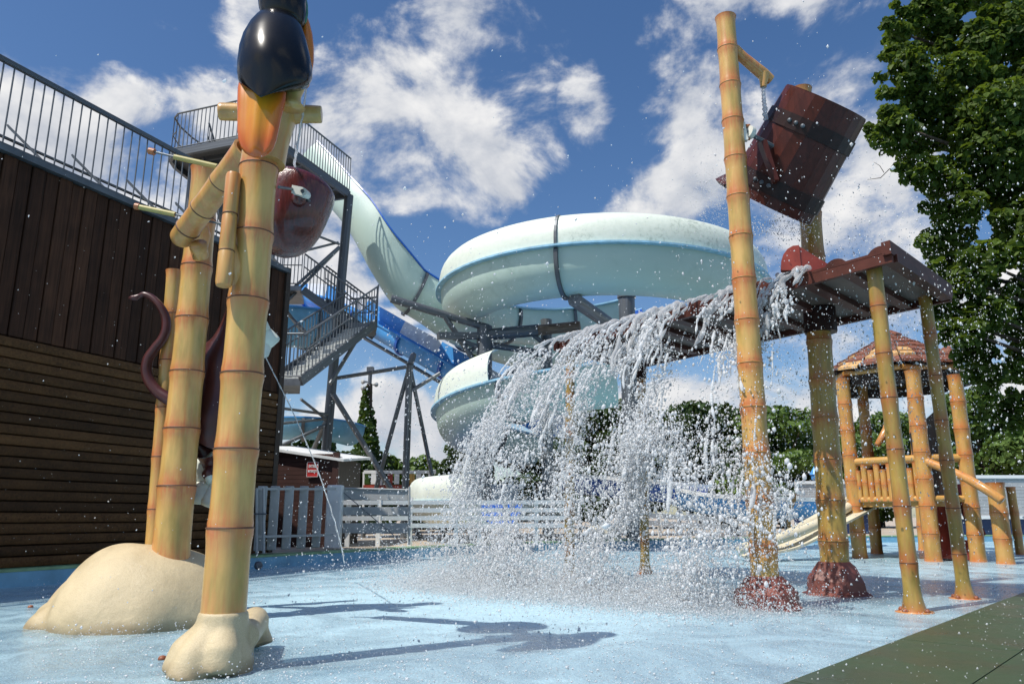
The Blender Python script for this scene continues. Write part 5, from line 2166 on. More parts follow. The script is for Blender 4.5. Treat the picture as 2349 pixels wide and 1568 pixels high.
# ------------------------------------------------------------------ bamboo hut on the right
def hut():
    t = thing('bamboo_hut', 'bamboo play hut with layered red brown shingle roof on the right', 'hut', pz(2060, 1290, 0))
    posts = [('a', 1973, 1280, 1932, 868, .135), ('b', 2012, 1270, 1975, 868, .12), ('c', 2142, 1287, 2093, 850, .14), ('d', 2075, 1270, 2045, 870, .10), ('e', 2245, 1288, 2190, 860, .13), ('f', 2120, 1262, 2090, 880, .12), ('g', 2190, 1268, 2150, 880, .13)]
    PT = {}
    for k, xb, yb, xt, yt, r in posts:
        b = pz(xb, yb, 0)
        tp = at(xt, yt, b.y)
        PT[k] = (b, tp)
        bamboo('pillar', None, None, b, tp, r, r * .95, [.14, .28, .42, .56, .70, .85], material='bamboo_old', ring='node_gold', parent=t, n=14)
    ctr = (PT['a'][1] + PT['e'][1]) / 2
    ctr = at(2070, 850, 15.0)
    # roof: two hipped tiers of overlapping shingle courses
    n = 8

    def tier(c, r0, z0, r1, z1, courses, seed, nm):
        rnd = random.Random(seed)
        for i in range(courses):
            s0, s1 = i / courses + .02, (i + 1.25) / courses
            for k in range(n):
                a0, a1 = 2 * PI * (k + .5) / n, 2 * PI * (k + 1.5) / n
                m = 3 if i < courses - 1 else 1
                for j in range(m):
                    b0, b1 = a0 + (a1 - a0) * j / m, a0 + (a1 - a0) * (j + 1) / m

                    def pp(ang, s, dz):
                        # points on the flat octagon side
                        am = (a0 + a1) / 2
                        s = max(0, s)
                        rr = r0 + (r1 - r0) * min(s, 1)
                        q = rr * math.cos((a1 - a0) / 2) / math.cos(ang - am)
                        return c + Vector((q * math.cos(ang), q * math.sin(ang), z0 + (z1 - z0) * min(s, 1) ** .92 + dz))
                    jit = rnd.uniform(-.12, .08)
                    lo0, lo1 = pp(b0 + .01, s0 + jit * .4, .05), pp(b1 - .01, s0 + jit * .4, .05)
                    up0, up1 = pp(b0 + .01, s1, .01), pp(b1 - .01, s1, .01)
                    mb = MB()
                    d = UP * -.05
                    mb.add([lo0, lo1, up1, up0, lo0 + d, lo1 + d, up1 + d, up0 + d], [(0, 1, 2, 3), (7, 6, 5, 4), (0, 4, 5, 1), (1, 5, 6, 2), (2, 6, 7, 3), (3, 7, 4, 0)])
                    obj('shingle', mb, 'thatch' if rnd.random() > .42 or i > 2 else 'thatch_edge', t)
    k = 15.0 / FOC
    ze = at(2070, 856, 15).z
    c0 = Vector((ctr.x, 15.3, 0))
    zt = at(2085, 772, 15.3).z
    tier(c0, 182 * k, ze, 14 * k, zt, 6, 3, 'main')
    c1 = Vector((at(2175, 800, 17.4).x, 17.4, 0))
    tier(c1, 120 * k, ze + .25, 10 * k, zt + .25, 4, 5, 'rear')
    mb = MB()
    cc = Vector((c0.x, c0.y, zt - .02))
    mb.lathe([(.22, 0), (.22, .05), (.02, .16)], 8)
    mb.v = [v + cc for v in mb.v]
    obj('roof_cap', mb, 'thatch', t)
    for k_ in range(n):
        a0, a1 = 2 * PI * (k_ + .5) / n, 2 * PI * (k_ + 1.5) / n
        r = 158 * k
        p, q = c0 + Vector((r * math.cos(a0), r * math.sin(a0), ze - .05)), c0 + Vector((r * math.cos(a1), r * math.sin(a1), ze - .05))
        bar('eave_beam', p, q, .055, 'bamboo_old', t)
        bar('fascia', lerp(p, c0 + UP * (ze), .06) - UP * .13, lerp(q, c0 + UP * ze, .06) - UP * .13, .03, 'wood_dark', t, 'square', .10)
    mb = MB()
    mb.lathe([(168 * k, 0), (168 * k, .03)], 8)
    mb.v = [v + c0 + UP * (ze - .03) for v in mb.v]
    obj('soffit', mb, 'wood_dark', t)
    # play deck with bamboo balustrade
    a, b, c = PT['a'][0], PT['c'][0], PT['e'][0]
    zd = at(2000, 1150, a.y).z
    deck = [Vector((a.x, a.y, 0)), Vector((b.x, b.y, 0)), Vector((c.x, c.y + .4, 0)), Vector((c.x, c.y + 2.6, 0)), Vector((a.x + .3, a.y + 2.4, 0))]
    slab(t, 'play_deck', [p + UP * zd for p in deck], .10, 'bamboo_old')
    zh = at(2000, 1060, a.y).z
    for p, q in ((a, b), (b, c)):
        p, q = Vector((p.x, p.y, 0)), Vector((q.x, q.y, 0))
        bar('top_rail', p + UP * zh, q + UP * zh, .075, 'bamboo_old', t)
        bar('deck_rail', p + UP * (zd + .03), q + UP * (zd + .03), .06, 'bamboo_old', t)
        if p.x == a.x:
            m = int((q - p).length / .115)
            for i in range(1, m):
                r = lerp(p, q, i / m) + Vector((0, -.01, 0))
                bamboo('short_cane', None, None, r + UP * zd, r + UP * (zh - .06 - .1 * (i % 2)), .058, .058, [.5], material='bamboo_old', ring='node_gold', parent=t, n=9)
    # dark panels behind, red braces
    mb = MB()
    p, q = PT['f'][0], PT['e'][0]
    mb.prism([Vector((p.x, p.y, 0)), Vector((q.x - .1, q.y + .3, 0)), Vector((q.x - .2, q.y + .3, 2.7)), Vector((p.x, p.y, 2.7))], (0, .05, 0))
    obj('rear_panel', mb, 'wood_dark', t)
    mb = MB()
    p = PT['a'][0] + Vector((.9, 1.2, 0))
    mb.prism([p + UP * zd, p + Vector((.8, 0, zd)), p + Vector((.8, 0, zd + .9)), p + Vector((0, 0, zd + .7))], (0, .1, 0))
    obj('inner_panel', mb, 'roof_maroon', t)
    mb = MB()
    mb.tube([at(2045, 870, 15.2), at(2040, 940, 15.0), at(2035, 985, 14.8), at(2012, 1020, 14.6)], [.07, .075, .085, .05], 12)
    obj('crooked_spout', mb, 'bamboo_old', t, True, attr=[.3] * len(mb.v))
    mb = MB()
    mb.prism([at(2192, 1112, 14.4), at(2212, 1108, 14.4), at(2262, 1225, 13.6), at(2248, 1235, 13.6)], (.05, .3, 0))
    obj('red_brace', mb, 'red', t)
    mb = MB()
    mb.prism([at(2150, 1160, 14.2), at(2175, 1160, 14.2), at(2185, 1235, 14.2), at(2250, 1240, 14.0), at(2255, 1285, 14.0), at(2160, 1280, 14.0)], (0, .4, 0))
    obj('red_base', mb, 'red', t)
    # arm rail running down to the short stumps
    mb = MB()
    P = dense([PT['c'][0] + UP * (zh - .02), at(2200, 1088, 13.2), at(2255, 1118, 12.8), at(2300, 1148, 12.6)], 6)
    mb.tube(P, .075, 12)
    obj('sloping_rail', mb, 'bamboo_old', t, True, attr=[.3] * len(mb.v))


hut()
for lab, xb, yb, xt, yt, r in (('short thick bamboo stump at the right edge of the pool', 2308, 1293, 2282, 1106, .135), ('slimmer bamboo stump just behind the thick one', 2341, 1272, 2318, 1116, .085)):
    b = pz(xb, yb, 0)
    tp = at(xt, yt, b.y)
    bamboo('bamboo_stump', lab, 'bamboo stump', b, tp, r, r, [.31, .62], material='bamboo_old', ring='node_gold', n=16)

# cream toddler slide below the hut
t = thing('toddler_slide', 'cream toddler slide with two round side tubes left of the hut', 'water slide', pz(1700, 1262, 0))
for dy, y0 in ((0, 0), (.55, -1)):
    P = dense([at(1692, 1262, 13.5 + dy), at(1720, 1252 + y0, 13.5 + dy), at(1780, 1238 + y0, 13.7 + dy), at(1850, 1212 + y0 * 10, 14.0 + dy), at(1900, 1187 + y0 * 14, 14.3 + dy), at(1950, 1160 + y0 * 14, 14.8 + dy)], 6)
    mb = MB()
    mb.tube(P, .085, 14)
    obj('side_tube', mb, 'sand_cream', t, True)
mb = MB()
mb.loft(sweep(P, [(-.1, -.10), (.55, -.14), (.55, -.10), (-.1, -.06)], 1.0))
obj('slide_bed', mb, 'sand_cream', t)

# cream rock in the pool behind the waterfall
t = thing('cream_rock', 'pale cream moulded rock standing in the pool behind the waterfall', 'rock', pz(1385, 1262, 0))
mb = MB()
lump(mb, pz(1385, 1255, 0), .48, .42, .60, 5.5, 3, .2, top=.35, n=14, m=5)
obj('rock_body', mb, 'sand_cream', t)


# ------------------------------------------------------------------ far side
def far_side():
    for lab, x0, x1, yt, yb, Y in (('long pale grey panel wall right of the hut', 2205, 2600, 1093, 1186, 25.0), ('pale grey panel wall seen between bucket post and hut', 1828, 1985, 1106, 1172, 27.0)):
        a, b = at(x0, yb, Y), at(x1, yt, Y)
        t = thing('panel_wall', lab, 'wall', ((a.x + b.x) / 2, Y, CURB_H))
        n = 12
        h = (b.z - a.z) / n
        for j in range(n):
            mb = MB()
            z = a.z + (j + .5) * h
            mb.box(((a.x + b.x) / 2, Y, z), (b.x - a.x, .06, h * .94))
            obj('panel_strip', mb, 'panel_grey', t)
        bar('top_trim', Vector((a.x, Y - .03, b.z)), Vector((b.x, Y - .03, b.z)), .05, 'white', t, 'square')
        bar('bottom_trim', Vector((a.x, Y - .03, a.z)), Vector((b.x, Y - .03, a.z)), .05, 'white', t, 'square')
        mb = MB()
        mb.box(((a.x + b.x) / 2, Y + .2, (a.z + CURB_H) / 2), (b.x - a.x, .3, a.z - CURB_H))
        obj('plinth', mb, 'navy', t)
    # blue slide run-outs beyond the pool
    for lab, pts, r, o_, i_ in (('long low blue slide run-out with white edge beyond the pool', [at(1560, 1165, 24.5), at(1640, 1182, 24.0), at(1740, 1188, 24.0), at(1850, 1190, 24.5)], .55, 'blue_mid', 'blue_mid'),
                                ('blue slide section behind the middle of the waterfall', [at(1300, 1130, 25.5), at(1400, 1140, 24.8), at(1500, 1150, 24.5), at(1600, 1160, 25.0)], .55, 'blue', 'blue_mid')):
        P = dense(pts, 8)
        t = thing('slide_run_out', lab, 'water slide', Vector((P[10].x, P[10].y, CURB_H)))
        flume(t, P, r, .55, o_, i_, 'white', 1.0, (), rimw=.08, rimh=.12)
        for k in (3, 12, 20):
            p = P[k]
            bar('support_leg', Vector((p.x, p.y, CURB_H)), p, .06, 'steel_dark', t)
    b = at(1872, 1110, 27.3)
    t = thing('blue_lantern', 'small blue lantern cap standing above the grey panel wall', 'lantern', b)
    mb = MB()
    mb.lathe([(.05, 0), (.05, .12), (.14, .16), (.16, .32), (.20, .34), (.05, .58), (.005, .66)], 12)
    mb.v = [v + b for v in mb.v]
    obj('lantern_body', mb, 'blue_mid', t, True, angle=40)
    # low white rails of the terrace fence across the far side
    t = thing('low_rail_fence', 'low white board fence across the terrace behind the waterfall', 'fence', at(1600, 1215, 21))
    for y in (1178, 1195):
        bar('board', at(1420, y, 21.5), at(1680, y + 14, 24.5), .02, 'white', t, 'square', .07)
    for s in (0, .33, .66, 1):
        p = lerp(at(1420, 1195, 21.5), at(1680, 1209, 24.5), s)
        bar('post', Vector((p.x, p.y + .05, CURB_H)), p + UP * .3, .05, 'white', t, 'square')
    # water monitors: two orange play levers
    for lab, x0, y0, x1, y1, Y in (('slanting orange bamboo lever left of the grey wall', 1808, 1178, 1832, 1122, 20.0),):
        a, c = at(x0, y0, Y), at(x1, y1, Y)
        t = thing('play_lever', lab, 'lever', a)
        bamboo('lever_arm', None, None, a, c, .05, .06, [.4, .75], material='bamboo_old', ring='node_gold', parent=t, n=10)
        bar('lever_post', Vector((a.x, a.y, 0)), a, .05, 'bamboo_old', t)


far_side()


# ------------------------------------------------------------------ big tree on the right
def right_tree():
    b = Vector((9.6, 11.2, CURB_H * 0))
    t = thing('lime_tree', 'big leafy tree overhanging the right side of the picture', 'tree', b)
    mb = MB()
    mb.tube([b, b + Vector((-.1, 0, 2.5)), b + Vector((-.2, -.1, 6)), b + Vector((-.1, 0, 11))], [.34, .28, .2, .06], 14)
    obj('trunk', mb, 'bark', t, True)
    Y = 10.2
    # boughs seen from below: (x, y) of the outline clumps and their size in metres
    cl = []
    sub = []
    rnd = random.Random(5)
    out = [(2060, 75, .34), (2085, 150, .42), (2110, 240, .46), (2075, 205, .22), (2055, 285, .34), (2030, 320, .22), (2100, 330, .45), (2150, 60, .5), (2190, 180, .62), (2150, 300, .55), (2120, 390, .32), (2085, 395, .16), (2160, 420, .40), (2210, 480, .45), (2190, 560, .40), (2155, 500, .18),
           (2160, 610, .32), (2140, 575, .2), (2215, 640, .45), (2160, 680, .26), (2190, 735, .36), (2240, 800, .40), (2215, 760, .3), (2270, 860, .34), (2255, 600, .5), (2300, 420, .7), (2280, 260, .8), (2290, 90, .8), (2330, 700, .6), (2330, 850, .35), (2380, 200, .9), (2380, 500, .8), (2390, 800, .6), (2345, 930, .25),
           (2045, 120, .18), (2030, 260, .14), (2015, 300, .12), (2180, 10, .5), (2120, 20, .35), (2300, -60, .9), (2200, -80, .6), (2440, 350, 1.2), (2450, 0, 1.2), (2480, 700, 1.0), (2250, 350, .7), (2230, 130, .6), (2260, 720, .5), (2340, 560, .6)]
    for x, y, s in out:
        p = at(x, y, Y + rnd.uniform(-.5, .9))
        cl.append((p, (s * .62, s * .9, s * .5)))
        for _ in range(5):
            a = rnd.random() * 2 * PI
            q = s * rnd.uniform(.45, .95)
            w = s * rnd.uniform(.18, .34)
            sub.append((p + Vector((math.cos(a) * q, rnd.uniform(-.6, .6) * s, math.sin(a) * q * .85)), (w, w, w * .7)))
    # sprays reaching out of the outline, each on its own twig
    tips = [((2095, 320), (1990, 300)), ((2080, 330), (2012, 322)), ((2150, 360), (2062, 383)), ((2130, 350), (2045, 335)), ((2110, 120), (2040, 118)), ((2100, 90), (2035, 45)), ((2130, 60), (2060, 12)), ((2110, 210), (2018, 205)), ((2120, 240), (2035, 262)), ((2160, 400), (2085, 412)),
            ((2180, 480), (2120, 470)), ((2180, 540), (2128, 542)), ((2200, 570), (2115, 556)), ((2190, 620), (2138, 640)), ((2200, 680), (2142, 700)), ((2230, 760), (2165, 765)), ((2260, 820), (2195, 822)), ((2290, 880), (2240, 900)), ((2330, 930), (2290, 945)), ((2120, 300), (2060, 290)), ((2140, 180), (2070, 170)), ((2320, 900), (2330, 985))]
    for k_, ((xa, ya), (xb, yb)) in enumerate(tips):
        dy = rnd.uniform(-.3, .3)
        a_, b_ = at(xa, ya, Y + dy), at(xb, yb, Y + dy - .1)
        mb = MB()
        mb.tube([a_, lerp(a_, b_, .5) + UP * .05, b_], [.016, .010, .004], 6)
        obj('twig', mb, 'twig', t, True)
        for s_ in (.25, .45, .62, .78, .92, 1.0):
            w = .12 * (1.15 - .45 * s_)
            sub.append((lerp(a_, b_, s_) + Vector((rnd.uniform(-.05, .05), 0, rnd.uniform(-.08, .06))), (w, w, w * .75)))
    # limbs towards the clumps
    for i in range(0, len(cl), 2):
        e = Vector(cl[i][0])
        m = b + Vector((-.1, 0, max(1.5, min(9, e.z - 1.2))))
        mb = MB()
        mid = lerp(m, e, .55) + UP * .25
        mb.tube([m, mid, e], [.07, .04, .012], 7)
        obj('bough', mb, 'bark', t, True)
    # bare twig tip
    mb = MB()
    P = [at(2120, 375, Y - .2), at(2075, 380, Y - .2), at(2040, 388, Y - .2), at(2020, 408, Y - .2), at(1990, 412, Y - .2)]
    mb.tube(P, [.012, .009, .007, .006, .003], 6)
    mb.tube([at(2028, 396, Y - .2), at(2018, 380, Y - .2), at(2004, 372, Y - .2)], [.005, .004, .002], 5)
    obj('bare_twig', mb, 'twig', t, True)
    # foliage: a mass, plus the largest leaves one by one
    leaves(t, 'foliage', cl + sub, 54000, .095, 'leaf_near', 77, spread=.8)
    P, d, r = leaf_cloud(cl[:36] + sub[:150], 1500, .2, 78)
    dist = np.linalg.norm(P - np.array([0, 0, CAM_H]), axis=1)
    # the nearest to the camera show largest
    idx = np.argsort(dist)[:300]
    shapes = []
    for k in range(4):
        rr = np.random.default_rng(200 + k)
        V, F = leaf_mesh(np.zeros((1, 3)), np.array([[0, 0, 1.0]]), .19, rr, .05)
        shapes.append(np_mesh('leaf', V, F, 'leaf_near', False, np.array([.25 + .22 * k])))
    o0 = origin(t)
    for j, i in enumerate(idx):
        o = bpy.data.objects.new('leaf', shapes[j % 4])
        COL.objects.link(o)
        o.parent = t
        o.location = Vector(P[i]) - o0
        o.rotation_euler = (rnd.uniform(-.9, .9), rnd.uniform(-.9, .9), rnd.uniform(0, 6.28))


right_tree()


# ------------------------------------------------------------------ falling water
G = 9.81
ICO = None


def octa():
    v = np.array([[1, 0, 0], [-1, 0, 0], [0, 1, 0], [0, -1, 0], [0, 0, 1], [0, 0, -1]], float)
    f = np.array([[0, 2, 4], [2, 1, 4], [1, 3, 4], [3, 0, 4], [2, 0, 5], [1, 2, 5], [3, 1, 5], [0, 3, 5]])
    return v, f


def tetra():
    v = np.array([[1, 1, 1], [1, -1, -1], [-1, 1, -1], [-1, -1, 1]], float) / 1.35
    f = np.array([[0, 1, 2], [0, 3, 1], [0, 2, 3], [1, 3, 2]])
    return v, f


def ico(sub):
    bm = bmesh.new()
    bmesh.ops.create_icosphere(bm, subdivisions=sub, radius=1)
    v = np.array([list(x.co) for x in bm.verts])
    f = np.array([[y.index for y in x.verts] for x in bm.faces])
    bm.free()
    return v, f


def drops(name, P, rad, vel, shape, material, stretch=.35):
    """one mesh of many drops, each slightly drawn out along its fall"""
    bv, bf = shape
    n = len(P)
    sp = np.linalg.norm(vel, axis=1)
    ax = vel / np.maximum(sp, 1e-6)[:, None]
    k = 1 + stretch * np.clip(sp / 5, 0, 1)
    r = np.random.default_rng(len(P))
    jit = 1 + r.normal(size=(n, len(bv), 1)) * .13
    V = bv[None] * jit
    al = (V * ax[:, None, :]).sum(2)
    V = V + ax[:, None, :] * (al * (k - 1)[:, None])[..., None]
    V = P[:, None, :] + V * rad[:, None, None]
    F = bf[None] + (np.arange(n) * len(bv))[:, None, None]
    return np_mesh(name, V.reshape(-1, 3), F.reshape(-1, 3), material, True)


def vn(a):
    return np.array(list(a))


def fnoise(p, q, w=0.0):
    return np.array([mnoise.noise(Vector((float(a), float(b), w))) for a, b in zip(p, q)])


def fuse_points(name, P, rads, voxel, t, material='water_rope'):
    """melt a cloud of points into one watery surface"""
    me = bpy.data.meshes.new('rope_points')
    me.from_pydata([tuple(p) for p in P], [], [])
    a = me.attributes.new('rad', 'FLOAT', 'POINT')
    a.data.foreach_set('value', rads.astype(np.float32))
    tmp = bpy.data.objects.new('rope_points', me)
    COL.objects.link(tmp)
    ng = bpy.data.node_groups.new('fuse', 'GeometryNodeTree')
    ng.interface.new_socket('Geometry', in_out='INPUT', socket_type='NodeSocketGeometry')
    ng.interface.new_socket('Geometry', in_out='OUTPUT', socket_type='NodeSocketGeometry')
    gi, go = ng.nodes.new('NodeGroupInput'), ng.nodes.new('NodeGroupOutput')
    m2p = ng.nodes.new('GeometryNodeMeshToPoints')
    na = ng.nodes.new('GeometryNodeInputNamedAttribute')
    na.data_type = 'FLOAT'
    na.inputs['Name'].default_value = 'rad'
    p2v = ng.nodes.new('GeometryNodePointsToVolume')
    try:
        p2v.resolution_mode = 'VOXEL_SIZE'
    except Exception:
        p2v.inputs['Resolution Mode'].default_value = 'Size'
    p2v.inputs['Voxel Size'].default_value = voxel
    v2m = ng.nodes.new('GeometryNodeVolumeToMesh')
    v2m.inputs['Threshold'].default_value = .1
    lk = ng.links.new
    lk(gi.outputs[0], m2p.inputs['Mesh'])
    lk(na.outputs[0], m2p.inputs['Radius'])
    lk(m2p.outputs[0], p2v.inputs['Points'])
    lk(na.outputs[0], p2v.inputs['Radius'])
    lk(p2v.outputs[0], v2m.inputs['Volume'])
    lk(v2m.outputs[0], go.inputs[0])
    mod = tmp.modifiers.new('fuse', 'NODES')
    mod.node_group = ng
    dg = bpy.context.evaluated_depsgraph_get()
    m2 = bpy.data.meshes.new_from_object(tmp.evaluated_get(dg))
    bpy.data.objects.remove(tmp)
    print('FUSED', name, len(P), 'points ->', len(m2.polygons), 'faces')
    m2.materials.clear()
    m2.materials.append(MATS[material])
    m2.polygons.foreach_set('use_smooth', [True] * len(m2.polygons))
    o = bpy.data.objects.new(name, m2)
    COL.objects.link(o)
    o.parent = t
    o['kind'] = 'stuff'


def waterfall():
    o0, u, v, L, W, z = ROOF
    o0, un, ov = vn(o0), vn(u), -vn(v)
    o0 = o0 + np.array([0, 0, .06])
    r = np.random.default_rng(21)
    t = thing('waterfall', 'curtain of splashing white water pouring off the maroon roof', 'waterfall', (float(o0[0]), float(o0[1]), 0))
    org = vn(t.location)
    s_min, s_max = .17, 1.01
    # ---- ropes and webs near the crest: points fused into one surface
    pts, rads = [], []
    ns = 105
    for i in range(ns):
        s = s_min + (s_max - s_min) * r.random()
        dens = .5 + .5 * mnoise.noise(Vector((s * 9, 3.3, 0)))
        if r.random() > .35 + dens:
            continue
        vo = 1.15 + 1.1 * (s - .2) + r.normal() * .22
        vu = .25 + max(0, s - .7) * 1.3 + r.normal() * .28
        tb = .12 + r.random() ** 1.4 * .46
        r0 = .017 + .032 * r.random() ** 1.5
        ph = r.random() * 50
        tt = np.arange(-.05, tb, .0055)
        for q in tt:
            lat = .03 + .42 * max(q, 0)
            w1 = mnoise.noise(Vector((ph, q * 9, 0))) * lat
            w2 = mnoise.noise(Vector((ph, q * 9, 9))) * lat
            p = o0 + un * (L * s + vu * max(q, 0) + w1) + ov * (vo * q + w2 * .6) + np.array([0, 0, -.5 * G * max(q, 0) ** 2])
            f = max(0, 1 - (max(q, 0) / tb) ** 2)
            wob = .6 + .8 * mnoise.noise(Vector((ph + 7, q * 22, 3)))
            rr = r0 * (.30 + .7 * f) * max(.0, wob)
            if q < .03:
                rr *= .8
            if rr > .006:
                pts.append(p)
                rads.append(rr)
    P = np.array(pts) - org
    rads = np.array(rads)
    fuse_points('water_ropes', P, rads, .011, t)

    # ---- what the curtain breaks into: blobs and drops that keep to streaks and packs
    def flow(n, tmin, tmax, seed, pw, sharp, jit):
        r = np.random.default_rng(seed)
        m = n * 4
        s = s_min + (s_max - s_min) * r.random(m)
        q = tmin + (tmax - tmin) * r.random(m) ** pw
        f = np.empty(m)
        d = np.empty((m, 3))
        for i in range(m):
            a, b = float(s[i]), float(q[i])
            f[i] = .6 * mnoise.noise(Vector((a * 13, b * 5.5, 1.5))) + .5 * mnoise.noise(Vector((a * 34, b * 15, 7.5)))
            w = mnoise.noise_vector(Vector((a * 9, b * 8, 4.2)))
            d[i] = w
        keep = r.random(m) < 1 / (1 + np.exp(-(f - .02) * sharp))
        idx = np.nonzero(keep)[0][:n]
        s, q, d = s[idx], q[idx], d[idx]
        k = len(s)
        vo = 1.2 + 1.2 * (s - .2) + d[:, 1] * .6 + r.normal(size=k) * .10 * jit
        vu = .28 + np.maximum(0, s - .7) * 1.5 + d[:, 0] * .75 + r.normal(size=k) * .10 * jit
        p = o0 + un * (L * s + vu * q)[:, None] + ov * (vo * q)[:, None]
        p[:, 2] += -.5 * G * q ** 2 + d[:, 2] * .45 * q
        p += r.normal(size=(k, 3)) * (.008 + .07 * q * jit)[:, None]
        vel = un * vu[:, None] + ov * vo[:, None]
        vel = vel + np.array([0, 0, 1.0]) * (-G * q)[:, None]
        kk = p[:, 2] > .01
        return p[kk], q[kk], vel[kk], r
    # torn strings of water
    P, q, vel, r = flow(760, .12, .64, 5, .8, 10, .6)
    pts, rads = [], []
    for i in range(len(P)):
        dur = .03 + .10 * r.random()
        ph = r.random() * 90
        r0 = .006 + .016 * r.random() ** 1.6
        for dt in np.arange(0, dur, .0042):
            k = dt / dur
            w = np.array(list(mnoise.noise_vector(Vector((ph, dt * 16, 2))))) * .05
            pp = P[i] + vel[i] * dt + np.array([0, 0, -.5 * G * dt * dt]) + w * (.3 + k)
            rr = r0 * math.sin(PI * min(1, k * .92 + .08)) ** .5 * (.55 + .9 * abs(mnoise.noise(Vector((ph + 3, dt * 42, 5)))))
            if rr > .0045 and pp[2] > .02:
                pts.append(pp)
                rads.append(rr)
    fuse_points('water_strings', np.array(pts) - org, np.array(rads), .009, t, 'water_white')
    P, q, vel, r = flow(12500, .20, .78, 15, .7, 11, 1.2)
    rad = np.clip(.0078 * np.exp(r.normal(size=len(P)) * .45), .003, .022)
    o = bpy.data.objects.new('large_drops', drops('large_drops', P - org, rad, vel, ico(1), 'water_white', .5))
    COL.objects.link(o)
    o.parent = t
    o['kind'] = 'stuff'
    P, q, vel, r = flow(52000, .28, .78, 6, .62, 11, 1.25)
    rad = np.clip(.0036 * np.exp(r.normal(size=len(P)) * .5), .0012, .014)
    o = bpy.data.objects.new('fine_drops', drops('fine_drops', P - org, rad, vel, tetra(), 'water_drop', .6))
    COL.objects.link(o)
    o.parent = t
    o['kind'] = 'stuff'

    # ---- splash thrown up where it lands
    n = 150000
    r = np.random.default_rng(9)
    s = s_min + (s_max - s_min) * r.random(n) ** .75
    q = .74
    vo = 1.2 + 1.2 * (s - .2) + r.normal(size=n) * .5
    p = o0 + un * (L * s + (.3 + np.maximum(0, s - .7) * 1.5) * q + r.normal(size=n) * .25)[:, None] + ov * (vo * q)[:, None]
    p[:, 2] = .01
    up = np.abs(r.normal(size=n)) * 1.7 + .15
    hv = r.normal(size=(n, 2)) * 1.15
    tq = r.random(n) * 2 * up / G
    p[:, 0] += (hv[:, 0] - .45) * tq
    p[:, 1] += (hv[:, 1] - .35) * tq
    p[:, 2] += up * tq - .5 * G * tq ** 2
    vel = np.stack([hv[:, 0], hv[:, 1], up - G * tq], 1)
    rad = np.clip(.0031 * np.exp(r.normal(size=n) * .5), .0012, .014)
    sp = thing('splash_foam', 'white splash and spray rising where the waterfall hits the pool', 'splash', (float(p[:, 0].mean()), float(p[:, 1].mean()), 0))
    so = vn(sp.location)
    o = bpy.data.objects.new('spray_drops', drops('spray_drops', p - so, rad, vel, tetra(), 'water_drop', .3))
    COL.objects.link(o)
    o.parent = sp
    o['kind'] = 'stuff'


waterfall()


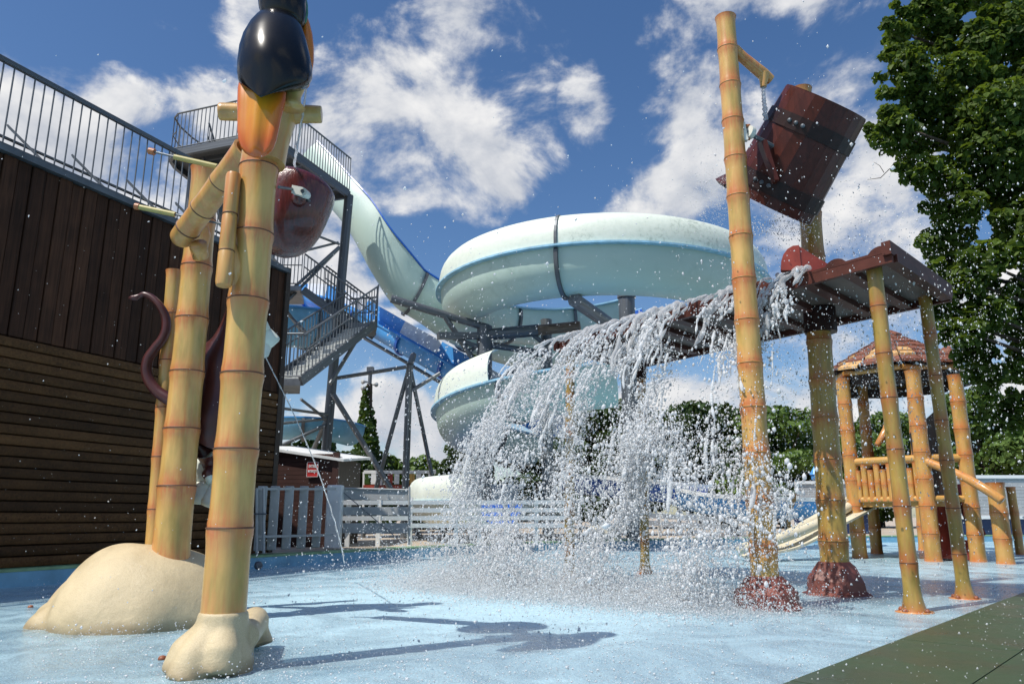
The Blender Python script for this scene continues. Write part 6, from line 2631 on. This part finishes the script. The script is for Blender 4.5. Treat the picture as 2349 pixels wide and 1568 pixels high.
def spray():
    """loose drops in the air and hopping on the pool"""
    r = np.random.default_rng(77)
    P, Rr, Vv = [], [], []
    # spray drifting over the whole basin
    n = 3600
    Y = 3.0 + 7.0 * r.random(n)
    px = np.clip(1150 + 620 * r.normal(size=n), -60, 2400)
    x = (px - 1174.5) / FOC * Y * 1.03
    zz = r.random(n) ** 1.7 * 3.0
    P.append(np.stack([x, Y, zz], 1))
    Rr.append(.0018 * np.exp(r.normal(size=n) * .62))
    Vv.append(r.normal(size=(n, 3)) * np.array([1.6, .8, 1.5]) + np.array([-1.5, -.3, -2.0]))
    # denser around the bucket, the roof and the hut side
    n = 7000
    c = vn(at(2000, 800, 7.2))
    P.append(c + r.normal(size=(n, 3)) * np.array([1.0, .8, 1.15]))
    Rr.append(.0036 * np.exp(r.normal(size=n) * .5))
    Vv.append(r.normal(size=(n, 3)) * .6 + np.array([0, 0, -3.5]))
    n = 2600
    c = vn(at(1640, 440, 7.2))
    P.append(c + r.normal(size=(n, 3)) * np.array([.16, .2, .22]))
    Rr.append(.0022 * np.exp(r.normal(size=n) * .45))
    Vv.append(r.normal(size=(n, 3)) * .5 + np.array([-.5, 0, -3]))
    n = 700
    s = r.random(n)
    a, b = vn(at(1720, 520, 7.3)), vn(at(1860, 525, 7.3))
    P.append(a + (b - a) * s[:, None] + r.normal(size=(n, 3)) * np.array([.03, .1, .06]))
    Rr.append(.0036 * np.exp(r.normal(size=n) * .4))
    Vv.append(np.tile([0, 0, -2.0], (n, 1)))
    # scattered off the left side of the fall
    n = 2600
    c = vn(at(1050, 950, 8.6))
    P.append(c + r.normal(size=(n, 3)) * np.array([.75, .6, .9]))
    Rr.append(.0040 * np.exp(r.normal(size=n) * .5))
    Vv.append(r.normal(size=(n, 3)) * .6 + np.array([-1.5, 0, -3]))
    # far curtain dripping off the rear eave
    n = 5000
    c = vn(at(1960, 760, 8.6))
    P.append(c + r.normal(size=(n, 3)) * np.array([.7, .5, .9]))
    Rr.append(.0036 * np.exp(r.normal(size=n) * .5))
    Vv.append(np.tile([0, 0, -4.0], (n, 1)))
    P, Rr, Vv = np.concatenate(P), np.concatenate(Rr), np.concatenate(Vv)
    k = (P[:, 2] > .02) & (P[:, 1] > 2.6)
    P, Rr, Vv = P[k], np.clip(Rr[k], .001, .016), Vv[k]
    o = bpy.data.objects.new('airborne_spray', drops('airborne_spray', P, Rr, Vv, octa(), 'water_drop', .7))
    COL.objects.link(o)
    tag(o, 'fine water drops flying through the air over the pool', kind='stuff')
    # drops hopping on the surface
    n = 42000
    Y = 3.0 + 11.0 * r.random(n) ** 1.15
    px = 150 + 2300 * r.random(n)
    x = (px - 1174.5) / FOC * Y * 1.02
    f = np.array([mnoise.noise(Vector((float(a) * .9, float(b) * .9, 4))) for a, b in zip(x, Y)])
    keep = r.random(n) < .55 + .6 * f
    z = np.abs(r.normal(size=n)) * (.035 + .05 * np.clip(f, 0, 1))
    P = np.stack([x, Y, z], 1)[keep]
    rad = np.clip(.0026 * np.exp(r.normal(size=n) * .45), .001, .010)[keep]
    vel = r.normal(size=(len(P), 3)) * np.array([.3, .3, 1.0])
    o = bpy.data.objects.new('hopping_drops', drops('hopping_drops', P, rad, vel, tetra(), 'water_drop', .3))
    COL.objects.link(o)
    tag(o, 'sparkling drops hopping on the blue water surface', kind='stuff')


spray()


def jet(label, pts, r0, r1, seed):
    P = dense([Vector(p) for p in pts], 14)
    t = thing('water_jet', label, 'water jet', P[0])
    rnd = random.Random(seed)
    n = len(P)
    rr = []
    for i, p in enumerate(P):
        s = i / (n - 1)
        rr.append((r0 + (r1 - r0) * s) * (.75 + .5 * abs(mnoise.noise(Vector((seed, i * .55, 0)))) + .15 * math.sin(i * 1.3)))
        k = .012 * s
        P[i] = p + Vector((mnoise.noise(Vector((seed, i * .3, 5))) * k, 0, mnoise.noise(Vector((seed, i * .3, 8))) * k))
    mb = MB()
    mb.tube(P, rr, 8)
    o = obj('stream', mb, 'water_rope', t, True)


jet('thin squirting jet arching down from the white flower', [at(609, 818, 5.85), at(640, 880, 6.0), at(672, 945, 6.3), at(705, 1020, 6.7), at(735, 1095, 7.2), at(760, 1170, 7.8), at(780, 1240, 8.6), at(790, 1290, 9.3)], .005, .008, 2)
jet('thin dribble falling from the toucan beak into the coconut bowl', [at(703, 200, 3.97), at(699, 230, 3.98), at(688, 300, 4.1), at(678, 360, 4.35), at(674, 410, 4.55)], .006, .010, 3)
jet('short stream running from the bamboo spout into the tipping bucket', [at(1751, 200, 6.88), at(1752, 222, 6.9), at(1754, 245, 6.95), at(1757, 275, 7.05)], .022, .028, 4)
